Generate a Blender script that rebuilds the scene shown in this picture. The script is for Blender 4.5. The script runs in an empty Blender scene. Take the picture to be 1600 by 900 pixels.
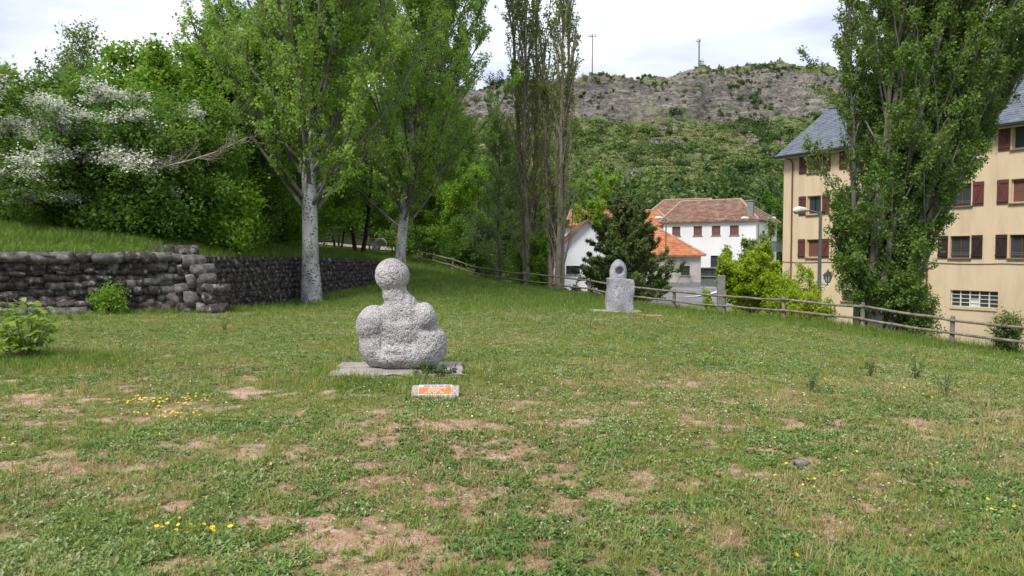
import bpy, bmesh, math, random
import numpy as np
from mathutils import Vector, Matrix
SC = bpy.context.scene
COL = SC.collection
random.seed(7)
RNG = np.random.default_rng(11)

# ---------------------------------------------------------------- camera
F = 1150.0; EYE = 1.6; PITCH = math.atan(50 / F)
cam_d = bpy.data.cameras.new('camera'); cam = bpy.data.objects.new('camera', cam_d); COL.objects.link(cam)
cam_d.sensor_width = 36; cam_d.lens = F * 36 / 1600; cam_d.clip_start = .05; cam_d.clip_end = 2000
cam.location = (0, 0, EYE); cam.rotation_euler = (math.pi / 2 - PITCH, 0, 0)
SC.camera = cam
SC.render.resolution_x = 1024; SC.render.resolution_y = 576
SC.cycles.samples = 160
try:
    SC.cycles.use_denoising = True
    SC.cycles.max_bounces = 6; SC.cycles.transparent_max_bounces = 8
except Exception: pass

# ---------------------------------------------------------------- world: thin bright cloud over a blue sky
SUN_EL = math.radians(54); SUN_AZ = math.radians(218)   # azimuth clockwise from +Y: behind the camera, to the left
W = bpy.data.worlds.new('World'); SC.world = W; W.use_nodes = True
nt = W.node_tree; N = nt.nodes; L = nt.links; N.clear()
out = N.new('ShaderNodeOutputWorld')
sky = N.new('ShaderNodeTexSky'); sky.sky_type = 'NISHITA'; sky.sun_disc = False
sky.sun_elevation = SUN_EL; sky.sun_rotation = SUN_AZ; sky.altitude = 900; sky.dust_density = 1.5
b1 = N.new('ShaderNodeBackground'); b1.inputs[1].default_value = .12; L.new(sky.outputs[0], b1.inputs[0])
tc = N.new('ShaderNodeTexCoord'); mp = N.new('ShaderNodeMapping'); mp.inputs['Scale'].default_value = (1, 1, 3.0)
mp.inputs['Location'].default_value = (.35, .1, .2)
L.new(tc.outputs['Generated'], mp.inputs[0])
n1 = N.new('ShaderNodeTexNoise'); n1.inputs['Scale'].default_value = 2.3; n1.inputs['Detail'].default_value = 5; n1.inputs['Roughness'].default_value = .52
L.new(mp.outputs[0], n1.inputs[0])
r1 = N.new('ShaderNodeValToRGB'); e = r1.color_ramp.elements
e[0].position = .38; e[0].color = (.40, .43, .57, 1); e[1].position = .62; e[1].color = (.90, .91, .95, 1)
m_ = e.new(.48); m_.color = (.62, .65, .78, 1)
L.new(n1.outputs[0], r1.inputs[0])
b2 = N.new('ShaderNodeBackground'); b2.inputs[1].default_value = .97; L.new(r1.outputs[0], b2.inputs[0])
mx = N.new('ShaderNodeMixShader'); mx.inputs[0].default_value = .88
L.new(b1.outputs[0], mx.inputs[1]); L.new(b2.outputs[0], mx.inputs[2]); L.new(mx.outputs[0], out.inputs[0])
sd = bpy.data.lights.new('sun', 'SUN'); sd.energy = 2.6; sd.angle = math.radians(16); sd.color = (1, .95, .87)
so = bpy.data.objects.new('sun', sd); COL.objects.link(so)
sv = Vector((math.sin(SUN_AZ) * math.cos(SUN_EL), math.cos(SUN_AZ) * math.cos(SUN_EL), math.sin(SUN_EL)))
so.rotation_euler = sv.to_track_quat('Z', 'Y').to_euler(); so.location = (0, 0, 60)
SC.view_settings.view_transform = 'Standard'; SC.view_settings.look = 'None'
SC.view_settings.exposure = 0.62; SC.view_settings.gamma = 1.0

# ---------------------------------------------------------------- helpers
CP, SP = math.cos(PITCH), math.sin(PITCH)
def at(px, py, y):
    u = (px - 800) / F; v = (450 - py) / F
    d = np.array([u, CP + v * SP, -SP + v * CP]); t = y / d[1]
    return np.array([d[0] * t, y, EYE + d[2] * t])
def ground_at(px, py, z=0.0):
    u = (px - 800) / F; v = (450 - py) / F
    d = np.array([u, CP + v * SP, -SP + v * CP]); t = (z - EYE) / d[2]
    return np.array([d[0] * t, d[1] * t, z])
def sm(x): x = np.clip(x, 0, 1); return x * x * (3 - 2 * x)

def _h(ix, iy, iz, seed):
    n = (ix * 374761393 + iy * 668265263 + iz * 2147483647 + seed * 974634777) & 0xffffffff
    n = ((n ^ (n >> 13)) * 1274126177) & 0xffffffff
    n = ((n ^ (n >> 16)) * 2246822519) & 0xffffffff
    return ((n ^ (n >> 15)) & 0xffffff) / float(0xffffff)
def vnoise(x, y, z=None, seed=0):
    x = np.asarray(x, float); y = np.asarray(y, float); z = np.zeros_like(x) if z is None else np.asarray(z, float)
    xi = np.floor(x).astype(np.int64); yi = np.floor(y).astype(np.int64); zi = np.floor(z).astype(np.int64)
    fx = sm(x - xi); fy = sm(y - yi); fz = sm(z - zi); r = 0
    for a in (0, 1):
        for b in (0, 1):
            for c in (0, 1):
                w = (fx if a else 1 - fx) * (fy if b else 1 - fy) * (fz if c else 1 - fz)
                r = r + w * _h(xi + a, yi + b, zi + c, seed)
    return r
def fbm(x, y, z=None, seed=0, o=4):
    r = 0; a = .5; s = 0
    for i in range(o):
        f = 2 ** i
        r = r + a * vnoise(np.asarray(x) * f, np.asarray(y) * f, None if z is None else np.asarray(z) * f, seed + i); s += a; a *= .5
    return r / s

def mesh_np(name, V, faces, mats=None, midx=None, smooth=False, attrs=None):
    me = bpy.data.meshes.new(name); V = np.asarray(V, np.float32)
    if not isinstance(faces, list): faces = [faces]
    faces = [np.asarray(f, np.int32) for f in faces if len(f)]
    me.vertices.add(len(V)); me.vertices.foreach_set('co', V.ravel())
    tot = sum(f.size for f in faces); nf = sum(len(f) for f in faces)
    me.loops.add(tot); me.polygons.add(nf)
    if nf:
        me.loops.foreach_set('vertex_index', np.concatenate([f.ravel() for f in faces]))
        sizes = np.concatenate([np.full(len(f), f.shape[1], np.int32) for f in faces])
        st = np.concatenate([[0], np.cumsum(sizes)[:-1]]).astype(np.int32)
        me.polygons.foreach_set('loop_start', st)
        if midx is not None: me.polygons.foreach_set('material_index', np.asarray(midx, np.int32))
        me.polygons.foreach_set('use_smooth', np.full(nf, bool(smooth)))
    if attrs:
        for k, (tp, arr) in attrs.items():
            a = me.attributes.new(k, tp, 'POINT')
            a.data.foreach_set('vector' if tp == 'FLOAT_VECTOR' else 'value', np.asarray(arr, np.int32 if tp == 'INT' else np.float32).ravel())
    for m in (mats or []): me.materials.append(m)
    me.update(calc_edges=True); me.validate()
    return me
def link(name, me, parent=None, loc=(0, 0, 0), rot=(0, 0, 0), scale=(1, 1, 1)):
    o = bpy.data.objects.new(name, me); COL.objects.link(o)
    o.location = tuple(float(c) for c in loc); o.rotation_euler = rot; o.scale = scale
    if parent is not None: o.parent = parent
    return o
def tag(o, label, cat=None, group=None):
    o['label'] = label
    if cat: o['category'] = cat
    if group: o['group'] = group
    return o
def thing(name, label, cat, loc=(0, 0, 0), rz=0, group=None):
    o = link(name, None, None, loc, (0, 0, rz)); o.empty_display_size = .3
    return tag(o, label, cat, group)
def struct(o): o['kind'] = 'structure'; return o
def stuff(o): o['kind'] = 'stuff'; return o

class MB:
    """collects simple solids, then links them as one mesh object"""
    def __init__(s): s.V = []; s.Q = []; s.T = []; s.n = 0
    def add(s, v, q=(), t=()):
        v = np.asarray(v, float).reshape(-1, 3); s.V.append(v)
        if len(q): s.Q.append(np.asarray(q) + s.n)
        if len(t): s.T.append(np.asarray(t) + s.n)
        s.n += len(v); return s
    def hexa(s, c):   # 8 corners: bottom ring 0-3, top ring 4-7
        return s.add(c, [(3, 2, 1, 0), (4, 5, 6, 7), (0, 1, 5, 4), (1, 2, 6, 5), (2, 3, 7, 6), (3, 0, 4, 7)])
    def box(s, x0, x1, y0, y1, z0, z1, fr=None):
        c = [(x0, y0, z0), (x1, y0, z0), (x1, y1, z0), (x0, y1, z0), (x0, y0, z1), (x1, y0, z1), (x1, y1, z1), (x0, y1, z1)]
        if fr is not None: c = [fr(*p) for p in c]
        return s.hexa(c)
    def quad(s, a, b, c, d): return s.add([a, b, c, d], [(0, 1, 2, 3)])
    def tri(s, a, b, c): return s.add([a, b, c], t=[(0, 1, 2)])
    def tube(s, pts, rad, k=8, caps=True):
        pts = np.asarray(pts, float); n = len(pts); rad = np.broadcast_to(rad, (n,))
        V, Q = tubes(pts[None], rad[None], k); s.add(V, Q)
        if caps:
            for ring, rev in ((0, True), (n - 1, False)):
                c = V[ring * k:(ring + 1) * k]; m = c.mean(0)
                t = [(i, (i + 1) % k, k) if not rev else ((i + 1) % k, i, k) for i in range(k)]
                s.add(np.vstack([c, m]), t=t)
        return s
    def cone(s, c, r0, r1, z0, z1, k=12):
        return s.tube([(c[0], c[1], z0), (c[0], c[1], z1)], [r0, r1], k)
    def mesh(s, name, m, smooth=False):
        V = np.vstack(s.V); fs = []
        if s.Q: fs.append(np.vstack(s.Q))
        if s.T: fs.append(np.vstack(s.T))
        return mesh_np(name, V, fs, [m] if m else None, smooth=smooth)
    def build(s, name, m, parent=None, smooth=False, bevel=0, loc=(0, 0, 0)):
        o = link(name, s.mesh(name, m, smooth), parent, loc)
        if bevel:
            b = o.modifiers.new('bevel', 'BEVEL'); b.width = bevel; b.segments = 2; b.limit_method = 'ANGLE'
        return o

def tubes(P, R, k):
    """P (M,n,3) polylines, R (M,n) radii -> verts and quads"""
    P = np.asarray(P, float); M, n, _ = P.shape
    T = np.gradient(P, axis=1); T /= np.linalg.norm(T, axis=2, keepdims=True) + 1e-9
    m = T.mean(1); ref = np.where(np.abs(m[:, 2:3]) > .8, np.array([[1., 0, 0]]), np.array([[0, 0, 1.]]))[:, None, :]
    A = np.cross(T, ref); A /= np.linalg.norm(A, axis=2, keepdims=True) + 1e-9
    B = np.cross(T, A); an = np.arange(k) * 2 * np.pi / k
    V = P[:, :, None, :] + (R[:, :, None, None]) * (np.cos(an)[None, None, :, None] * A[:, :, None, :] + np.sin(an)[None, None, :, None] * B[:, :, None, :])
    idx = np.arange(M * n * k).reshape(M, n, k)
    a = idx[:, :-1, :]; b = idx[:, 1:, :]
    Q = np.stack([a, np.roll(a, -1, 2), np.roll(b, -1, 2), b], -1).reshape(-1, 4)
    return V.reshape(-1, 3), Q

# ---------------------------------------------------------------- materials
def new_mat(name):
    m = bpy.data.materials.new(name); m.use_nodes = True; t = m.node_tree; t.nodes.clear()
    o = t.nodes.new('ShaderNodeOutputMaterial'); return m, t, o
def ramp(t, src, stops):
    r = t.nodes.new('ShaderNodeValToRGB'); el = r.color_ramp.elements
    el[0].position, el[0].color = stops[0][0], (*stops[0][1], 1)
    el[1].position, el[1].color = stops[-1][0], (*stops[-1][1], 1)
    for p, c in stops[1:-1]: x = el.new(p); x.color = (*c, 1)
    t.links.new(src, r.inputs[0]); return r.outputs[0]
def nz(t, vec, scale, detail=4, rough=.55, kind='noise'):
    if kind == 'noise':
        n = t.nodes.new('ShaderNodeTexNoise'); n.inputs['Scale'].default_value = scale
        n.inputs['Detail'].default_value = detail; n.inputs['Roughness'].default_value = rough
    else:
        n = t.nodes.new('ShaderNodeTexVoronoi'); n.inputs['Scale'].default_value = scale
        if kind == 'edge': n.feature = 'DISTANCE_TO_EDGE'
    t.links.new(vec, n.inputs['Vector']); return n.outputs[0]
def pos(t, scale=(1, 1, 1)):
    g = t.nodes.new('ShaderNodeNewGeometry'); m = t.nodes.new('ShaderNodeMapping'); m.inputs['Scale'].default_value = scale
    t.links.new(g.outputs['Position'], m.inputs[0]); return m.outputs[0]
def math_(t, op, a, b=None, clamp=False):
    m = t.nodes.new('ShaderNodeMath'); m.operation = op; m.use_clamp = clamp
    for i, v in enumerate((a, b)):
        if v is None: continue
        if isinstance(v, (int, float)): m.inputs[i].default_value = v
        else: t.links.new(v, m.inputs[i])
    return m.outputs[0]
def mixc(t, f, a, b, mode='MIX'):
    m = t.nodes.new('ShaderNodeMix'); m.data_type = 'RGBA'; m.blend_type = mode
    for i, v in ((0, f), (6, a), (7, b)):
        if isinstance(v, (int, float)): m.inputs[i].default_value = v
        elif isinstance(v, tuple): m.inputs[i].default_value = (*v, 1)
        else: t.links.new(v, m.inputs[i])
    return m.outputs[2]
def attr(t, name, inst=False):
    a = t.nodes.new('ShaderNodeAttribute'); a.attribute_name = name
    if inst: a.attribute_type = 'INSTANCER'
    return a.outputs['Fac']
def bsdf(t, o, color, rough=.8, bump=None, bstr=.3, bdist=.02, metal=0, spec=.3, transl=None):
    p = t.nodes.new('ShaderNodeBsdfPrincipled'); p.inputs['Metallic'].default_value = metal
    p.inputs['Specular IOR Level'].default_value = spec
    for nm, v in (('Base Color', color), ('Roughness', rough)):
        if isinstance(v, tuple): p.inputs[nm].default_value = (*v, 1)
        elif isinstance(v, (int, float)): p.inputs[nm].default_value = v
        else: t.links.new(v, p.inputs[nm])
    if bump is not None:
        b = t.nodes.new('ShaderNodeBump'); b.inputs['Strength'].default_value = bstr; b.inputs['Distance'].default_value = bdist
        t.links.new(bump, b.inputs['Height']); t.links.new(b.outputs[0], p.inputs['Normal'])
    if transl is not None:
        tr = t.nodes.new('ShaderNodeBsdfTranslucent'); mxx = t.nodes.new('ShaderNodeMixShader'); mxx.inputs[0].default_value = transl
        if isinstance(color, tuple): tr.inputs[0].default_value = (*color, 1)
        else: t.links.new(color, tr.inputs[0])
        t.links.new(p.outputs[0], mxx.inputs[1]); t.links.new(tr.outputs[0], mxx.inputs[2]); t.links.new(mxx.outputs[0], o.inputs[0])
    else: t.links.new(p.outputs[0], o.inputs[0])
    return p
def noisy(name, stops, scale=3, rough=.85, bscale=40, bstr=.3, bdist=.01, stretch=(1, 1, 1), fine=.25, metal=0, spec=.3, detail=6):
    """colour ramp over noise, a second fine grain multiplied in, bump"""
    m, t, o = new_mat(name); v = pos(t, stretch)
    c = ramp(t, nz(t, v, scale, detail), stops)
    g = nz(t, v, bscale, 5, .65)
    gr = ramp(t, g, [(.3, (1 - fine,) * 3), (.7, (1 + fine * .4,) * 3)])
    c = mixc(t, 1.0, c, gr, 'MULTIPLY')
    bsdf(t, o, c, rough, g, bstr, bdist, metal, spec); return m
def leafmat(name, c0, c1, c2, transl=.38, inst=False, rough=.55, spec=.25):
    m, t, o = new_mat(name)
    c = ramp(t, attr(t, 'tint', inst), [(0, c0), (.5, c1), (1, c2)])
    bsdf(t, o, c, rough, spec=spec, transl=transl); return m
def plain(name, c, rough=.6, metal=0, spec=.4):
    return noisy(name, [(.3, tuple(x * .88 for x in c)), (.7, tuple(min(1, x * 1.08) for x in c))], 4, rough, 60, .12, .004, metal=metal, spec=spec, fine=.1)
M = {}
M['bark_white'] = None
def bark_white():
    m, t, o = new_mat('white_poplar_bark'); v = pos(t, (1, 1, .55))
    base = ramp(t, nz(t, v, 2.6, 6), [(.3, (.20, .20, .195)), (.5, (.42, .42, .41)), (.7, (.56, .56, .55))])
    vs = t.nodes.new('ShaderNodeTexVoronoi'); vs.inputs['Scale'].default_value = 9; vs.inputs['Randomness'].default_value = 1
    t.links.new(pos(t, (1, 1, 1.8)), vs.inputs['Vector'])
    n = nz(t, pos(t), 3.0, 3); n2 = nz(t, pos(t, (1, 1, .8)), 22, 4)
    th = math_(t, 'ADD', vs.outputs[0], math_(t, 'MULTIPLY', n, -.42)); th = math_(t, 'ADD', th, math_(t, 'MULTIPLY', n2, .22))
    dark = ramp(t, th, [(.15, (0, 0, 0)), (.22, (1, 1, 1))])
    c = mixc(t, dark, (.05, .048, .045), base)
    bands = ramp(t, nz(t, pos(t, (1.5, 1.5, .25)), 2.2, 6, .65), [(.52, (1, 1, 1)), (.60, (.30, .29, .28))])
    c = mixc(t, 1.0, c, bands, 'MULTIPLY')
    bsdf(t, o, c, .85, th, .5, .02); return m
M['bark_white'] = bark_white()
M['bark_grey'] = noisy('grey_bark', [(.3, (.10, .095, .08)), (.55, (.20, .19, .165)), (.75, (.30, .29, .26))], 5, .95, 18, .7, .02, (1, 1, .25), .35)
M['bark_dark'] = noisy('dark_bark', [(.3, (.025, .020, .016)), (.7, (.085, .07, .055))], 6, .95, 20, .7, .02, (1, 1, .25), .35)
M['twig_pale'] = noisy('pale_twigs', [(.3, (.20, .17, .13)), (.7, (.36, .32, .26))], 6, .95, 20, .3, .01, (1, 1, .3))
def granite(name, c0, c1, dots, scale=55, lich=(.42, .28, .2)):
    m, t, o = new_mat(name); v = pos(t)
    base = ramp(t, nz(t, v, 3, 5), [(.3, c0), (.7, c1)])
    vo = nz(t, v, scale, kind='voronoi'); n = nz(t, v, scale * 1.4, 4, .7)
    s = math_(t, 'ADD', vo, n)
    pit = ramp(t, s, [(.70, dots), (.94, (1, 1, 1))])
    c = mixc(t, 1.0, base, pit, 'MULTIPLY')
    l = ramp(t, nz(t, v, 4.5, 6, .7), [(.60, (0, 0, 0)), (.70, (.7, .7, .7))])
    c = mixc(t, l, c, mixc(t, 1.0, lich, pit, 'MULTIPLY'))
    bsdf(t, o, c, .92, s, .9, .012); return m
M['granite'] = granite('bush_hammered_granite', (.36, .345, .34), (.60, .58, .57), (.10, .095, .095), 62)
M['limestone'] = granite('grey_veined_stone', (.24, .24, .26), (.44, .44, .47), (.42, .42, .43), 24, (.5, .5, .5))
M['slab'] = granite('weathered_concrete_slab', (.26, .235, .20), (.46, .43, .38), (.5, .48, .45), 30, (.30, .26, .16))
M['stone_dark'] = noisy('basalt_stone', [(.34, (.034, .030, .029)), (.48, (.078, .068, .063)), (.58, (.13, .115, .105)), (.66, (.36, .35, .33))], 6.5, .9, 22, 1.0, .04, fine=.6)
M['stone_grey'] = noisy('lichened_grey_stone', [(.30, (.07, .066, .062)), (.5, (.15, .14, .13)), (.72, (.34, .33, .31))], 6, .9, 26, .8, .03, fine=.4)
M['mortar'] = noisy('dark_mortar', [(.3, (.035, .031, .028)), (.7, (.085, .077, .070))], 4, .95, 30, .6, .03, fine=.3)
M['wood'] = noisy('weathered_wood', [(.3, (.13, .115, .085)), (.55, (.25, .225, .175)), (.75, (.37, .35, .30))], 6, .9, 40, .6, .01, (1, 1, .6), .35)
M['wood_dark'] = noisy('old_dark_wood', [(.3, (.07, .06, .045)), (.7, (.18, .16, .12))], 6, .9, 40, .5, .01)
M['render_ochre'] = noisy('ochre_render', [(.25, (.60, .46, .30)), (.42, (.66, .515, .35)), (.5, (.69, .545, .37)), (.68, (.73, .58, .41))], 1.5, .95, 90, .15, .004, (1.6, 1.6, .28), .10)
M['trim_ochre'] = plain('pale_ochre_trim', (.66, .50, .31), .9)
M['sill'] = plain('brown_grey_sill', (.22, .15, .115), .8)
M['shutter_red'] = noisy('oxblood_shutter_paint', [(.3, (.105, .040, .034)), (.7, (.16, .062, .052))], 8, .55, 60, .2, .004, (1, 1, .2), .15)
M['shutter_dark'] = noisy('dark_brown_shutter_paint', [(.3, (.035, .020, .020)), (.7, (.06, .036, .036))], 8, .5, 60, .2, .004, (1, 1, .2), .15)
M['blind'] = plain('rust_roller_blind', (.19, .085, .065), .6)
M['curtain'] = plain('white_curtain', (.62, .62, .62), .9)
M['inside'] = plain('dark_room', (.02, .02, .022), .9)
M['frame_wood'] = plain('varnished_brown_frame', (.16, .06, .025), .4)
M['white_paint'] = plain('white_paint', (.72, .70, .66), .6)
def glassm():
    m, t, o = new_mat('window_glass'); bsdf(t, o, (.05, .06, .07), .06, spec=.9); return m
M['glass'] = glassm()
M['white_render'] = noisy('white_render', [(.3, (.66, .68, .70)), (.7, (.80, .81, .82))], .5, .9, 50, .15, .004, (1, 1, .5), .05)
M['grey_render'] = noisy('stained_grey_render', [(.32, (.26, .24, .215)), (.5, (.44, .42, .38)), (.7, (.54, .52, .48))], .9, .95, 30, .2, .01, fine=.15)
M['slate'] = noisy('blue_grey_slate', [(.25, (.085, .10, .125)), (.5, (.135, .155, .185)), (.75, (.19, .21, .24))], 2.2, .6, 12, .3, .01, fine=.3, spec=.4)
M['tile_orange'] = noisy('orange_roof_tile', [(.3, (.36, .125, .06)), (.5, (.50, .19, .09)), (.72, (.58, .27, .14))], 1.6, .85, 8, .3, .01, fine=.3)
M['tile_brown'] = noisy('old_brown_roof_tile', [(.3, (.16, .085, .06)), (.5, (.25, .14, .10)), (.72, (.33, .23, .17))], 1.6, .9, 8, .3, .01, fine=.35)
M['metal_grey'] = plain('galvanised_metal', (.22, .225, .23), .5, .6)
M['metal_dark'] = plain('black_iron', (.03, .035, .035), .5, .3)
M['lamp_glass'] = plain('lamp_glass', (.55, .58, .55), .2, 0, .8)
M['rust_pipe'] = plain('brown_downpipe', (.17, .075, .05), .5)
M['cable'] = plain('grey_brown_cable', (.16, .11, .075), .7)
M['asphalt'] = noisy('grey_asphalt', [(.3, (.16, .16, .165)), (.7, (.24, .24, .25))], .8, .95, 60, .2, .005, fine=.15)
M['road_paint'] = plain('white_road_paint', (.75, .75, .75), .7)
M['concrete'] = noisy('weathered_concrete', [(.3, (.16, .165, .16)), (.7, (.30, .30, .29))], 5, .95, 50, .3, .01, fine=.2)
M['orange_plate'] = noisy('orange_enamel', [(.3, (.62, .14, .03)), (.7, (.72, .20, .06))], 8, .45, 50, .1, .002, fine=.06)
M['pale_print'] = plain('pale_print', (.80, .62, .45), .6)
M['blue_print'] = plain('faded_violet_print', (.25, .20, .34), .6)
M['white_plate'] = plain('white_plate_edge', (.70, .66, .66), .5)
M['pink_stone'] = plain('reddish_flat_stone', (.36, .22, .16), .9)

# ================================================================ terrain
def P3(px, py, Z): return at(px, py, Z)
FENCE_PX = [(1487, 545, 21), (1348, 520, 23.2), (1225, 505, 25.4), (1131, 497, 27.6), (1053, 487, 29.8), (982, 478, 31.8),
            (920, 466, 33.8), (863, 458, 36), (819, 452, 38.4), (777, 446, 41), (741, 438, 43.5), (708, 426, 46), (678, 418, 48), (655, 412, 50)]
FP = [P3(*a) for a in FENCE_PX]
FP = [np.array([18.6, 9.5, -1.3]), np.array([17.4, 12.5, -1.3]), np.array([16.0, 15.0, -1.25]), np.array([14.4, 18.0, -1.17])] + FP
FENCE = np.array(FP)
WALL_Y = np.array([-20, 9, 14.9, 17, 19.5, 20.9, 23.5, 27.5, 31.5, 36, 60.])
WALL_X = np.array([-30, -22, -14.5, -11.83, -8.65, -8.49, -8.17, -7.65, -7.12, -6.57, -6.0])
WALL_T = np.array([1.7, 1.7, 1.68, 1.67, 1.65, 1.60, 1.58, 1.53, 1.46, 1.32, 1.32])
def wall_x(y): return np.interp(y, WALL_Y, WALL_X)
ctrl = [(0, 3, 0), (-6, 4, 0), (6, 4, -.02), (0, -15, 0), (-15, -10, .1), (15, -10, -.4), (-1.5, 10, 0), (-8, 9, .05), (8, 10, -.28), (13, 10, -.75),
        (20, 0, -.9), (3.4, 22.5, -.17), (-1, 20, 0), (-3, 15, .02), (-4, 25, 0), (-14, 18, .1), (-20, 12, .2), (-13, 27, .1), (7, 18, -.35), (0, 28, .0), (4, 6, -.03)]
ctrl += [tuple(p) for p in FP]
ctrl += [tuple(P3(*a)) for a in [(0, 493, 16.8), (160, 491, 18), (330, 484, 20.5), (480, 468, 27), (590, 447, 35.5), (487, 473, 26),
         (560, 455, 31), (690, 440, 34), (640, 432, 36.5), (620, 405, 47), (655, 409, 49), (592, 400.5, 50), (560, 399, 44), (680, 436, 30.)]]
ctrl += [(-14, 46, 2.0), (-20, 40, 2.0), (-6, 60, 1.7), (-12, 62, 2.8), (2, 60, .3), (-22, 62, 4.5), (-3, 70, 1.0), (-16, 75, 5)]
ctrl = np.array(ctrl, float)
def _tps(r2): return .5 * r2 * np.log(r2 + 1e-6)
_A = ctrl[:, :2]; _n = len(_A)
_K = _tps(((_A[:, None] - _A[None]) ** 2).sum(-1)) + np.eye(_n) * .5
_Pm = np.hstack([np.ones((_n, 1)), _A])
_S = np.linalg.solve(np.block([[_K, _Pm], [_Pm.T, np.zeros((3, 3))]]), np.concatenate([ctrl[:, 2], np.zeros(3)]))
def lawn0(x, y):
    x = np.asarray(x, float); y = np.asarray(y, float); sh = x.shape; q = np.stack([x.ravel(), y.ravel()], 1); r = np.zeros(len(q))
    for i in range(0, len(q), 20000):
        s = q[i:i + 20000]
        r[i:i + 20000] = _tps(((s[:, None] - _A[None]) ** 2).sum(-1)) @ _S[:_n] + _S[_n] + s @ _S[_n + 1:]
    return r.reshape(sh)
_fx = np.vstack([[18.6, -30], FENCE[:, :2], [-8.5, 56], [-11.5, 66], [-14, 90]])
def beyond(x, y):
    """distance past the fence line, positive on the village side"""
    x = np.asarray(x, float); y = np.asarray(y, float); best = np.full(x.shape, 1e9); sg = np.zeros(x.shape)
    for a, b in zip(_fx[:-1], _fx[1:]):
        d = b - a; l2 = (d ** 2).sum(); t = np.clip(((x - a[0]) * d[0] + (y - a[1]) * d[1]) / l2, 0, 1)
        dx = x - (a[0] + t * d[0]); dy = y - (a[1] + t * d[1]); dist = np.hypot(dx, dy)
        c = np.sign(dx * d[1] - dy * d[0]); m = dist < best; best = np.where(m, dist, best); sg = np.where(m, c, sg)
    return best * np.where(sg == 0, 1, sg)
def valley(x, y):
    return -1.62 - 2.4 * sm((np.asarray(x) - 9) / 9) * (1 - sm((np.asarray(y) - 44) / 10)) - .45 * sm((np.asarray(y) - 74) / 10)
def H(x, y):
    x = np.asarray(x, float); y = np.asarray(y, float)
    b = beyond(x, y); w = sm((b - .35) / 5.0); z = lawn0(x, y)
    z = np.minimum(z, 5) + .035 * (fbm(x * .6, y * .6, seed=3) - .5)
    return z * (1 - w) + np.minimum(valley(x, y), z) * w
def axis(pts):
    r = []
    for (a, b, st) in pts: r.append(np.arange(a, b, st))
    return np.unique(np.concatenate(r + [[pts[-1][1]]]))
def grid(name, X, Y, Z, m, attrs=None, flip=False):
    ny, nx = X.shape; i = np.arange(nx * ny).reshape(ny, nx)
    Q = np.stack([i[:-1, :-1], i[:-1, 1:], i[1:, 1:], i[1:, :-1]], -1).reshape(-1, 4)
    if flip: Q = Q[:, ::-1]
    return mesh_np(name, np.stack([X, Y, Z], -1).reshape(-1, 3), Q, [m], smooth=True, attrs=attrs)

# bare soil, dry and lush patches, each where it lies on the lawn
def ell(x, y, px, py, rx, ry, yaw=0):
    c = ground_at(px, py); Z = c[1]; ax = rx / F * Z; ay = max(.12, abs(ground_at(px, py - ry)[1] - ground_at(px, py + ry)[1]) / 2)
    return np.exp(-(((x - c[0]) / ax) ** 2 + ((y - c[1]) / ay) ** 2))
BARE = [(470, 815, 90, 14, .8), (830, 880, 90, 14, .8), (720, 720, 130, 30, .5), (590, 835, 120, 24, 1.4), (650, 882, 170, 26, 1.2), (520, 850, 60, 16, 1.0), (760, 800, 160, 40, .62), (650, 740, 120, 40, .45), (400, 822, 55, 13, .9), (700, 668, 60, 10, .9), (740, 775, 80, 26, .9), (600, 682, 65, 24, .8), (870, 668, 35, 8, .6),
        (270, 795, 35, 12, .7), (385, 613, 35, 6, .7), (1290, 806, 60, 14, .8), (1060, 800, 60, 14, .7), (1430, 822, 70, 12, .7), (850, 800, 150, 40, .45), (90, 725, 70, 20, .5),
        (240, 562, 35, 5, .5), (1000, 765, 90, 14, .45), (170, 615, 20, 4, .5), (560, 770, 160, 30, .4), (880, 850, 90, 20, .55), (820, 730, 140, 30, .4), (460, 705, 30, 10, .45), (1290, 840, 40, 8, .7), (20, 800, 40, 14, .5), (1010, 505, 9, 1.5, .0)]
DRY = [(1530, 640, 110, 18, 1.2), (1180, 630, 260, 30, .75), (1100, 590, 300, 26, .5), (1250, 760, 160, 40, .5), (1450, 700, 150, 50, .55), (960, 610, 120, 20, .45), (250, 740, 160, 40, .35), (700, 720, 250, 50, .4), (170, 492, 70, 4, .8), (140, 500, 60, 8, .7)]
def masks(x, y):
    b = np.zeros_like(x); d = np.zeros_like(x)
    for px, py, rx, ry, s in BARE:
        b = np.maximum(b, s * ell(x, y, px, py, rx, ry))
    for px, py, rx, ry, s in DRY: d = np.maximum(d, s * ell(x, y, px, py, rx, ry))
    n = fbm(x * 1.7, y * 1.7, seed=21, o=5); n2 = fbm(x * .5, y * .5, seed=33, o=4)
    near = 1 - sm((y - 8) / 6)
    nf = fbm(x * 7, y * 7, seed=22, o=4)
    b = b * .95 + (n - .5) * 1.3 * (.1 + near * .9) - .06 * (1 - near) + (nf - .5) * 2.2 * (.25 + .75 * near) + near * .07
    pc = P3(688, 441, 33.8)                      # the worn earth of the path
    b = np.maximum(b, 1.0 * np.exp(-(((x - pc[0]) / 1.3) ** 2 + ((y - pc[1]) / 2.6) ** 2)) + (n - .5) * 1.2)
    be = beyond(x, y); dw = np.abs(x - wall_x(y)) * .8
    lush = np.maximum(1 - sm((-be - .6) / 3.2), .75 * (1 - sm((dw - .3) / 1.5)) * (y < 37))
    lush = np.maximum(lush, sm((y - 17) / 12) * .75)
    lush = np.maximum(lush, 1.0 * np.exp(-(((x + 6.4) / 1.3) ** 2 + ((y - 10.6) / .9) ** 2)))
    lush = np.maximum(lush, .7 * np.exp(-(((x + 1.5) / 1.6) ** 2 + ((y - 9.6) / 1.2) ** 2)))
    b = b * (1 - .85 * lush) * (be < .5)
    d = np.clip(d + (n2 - .5) * 1.4 + .12 * near, 0, 1) * (1 - .7 * lush)
    return np.clip(b, 0, 1), d, np.clip(lush, 0, 1)

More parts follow.
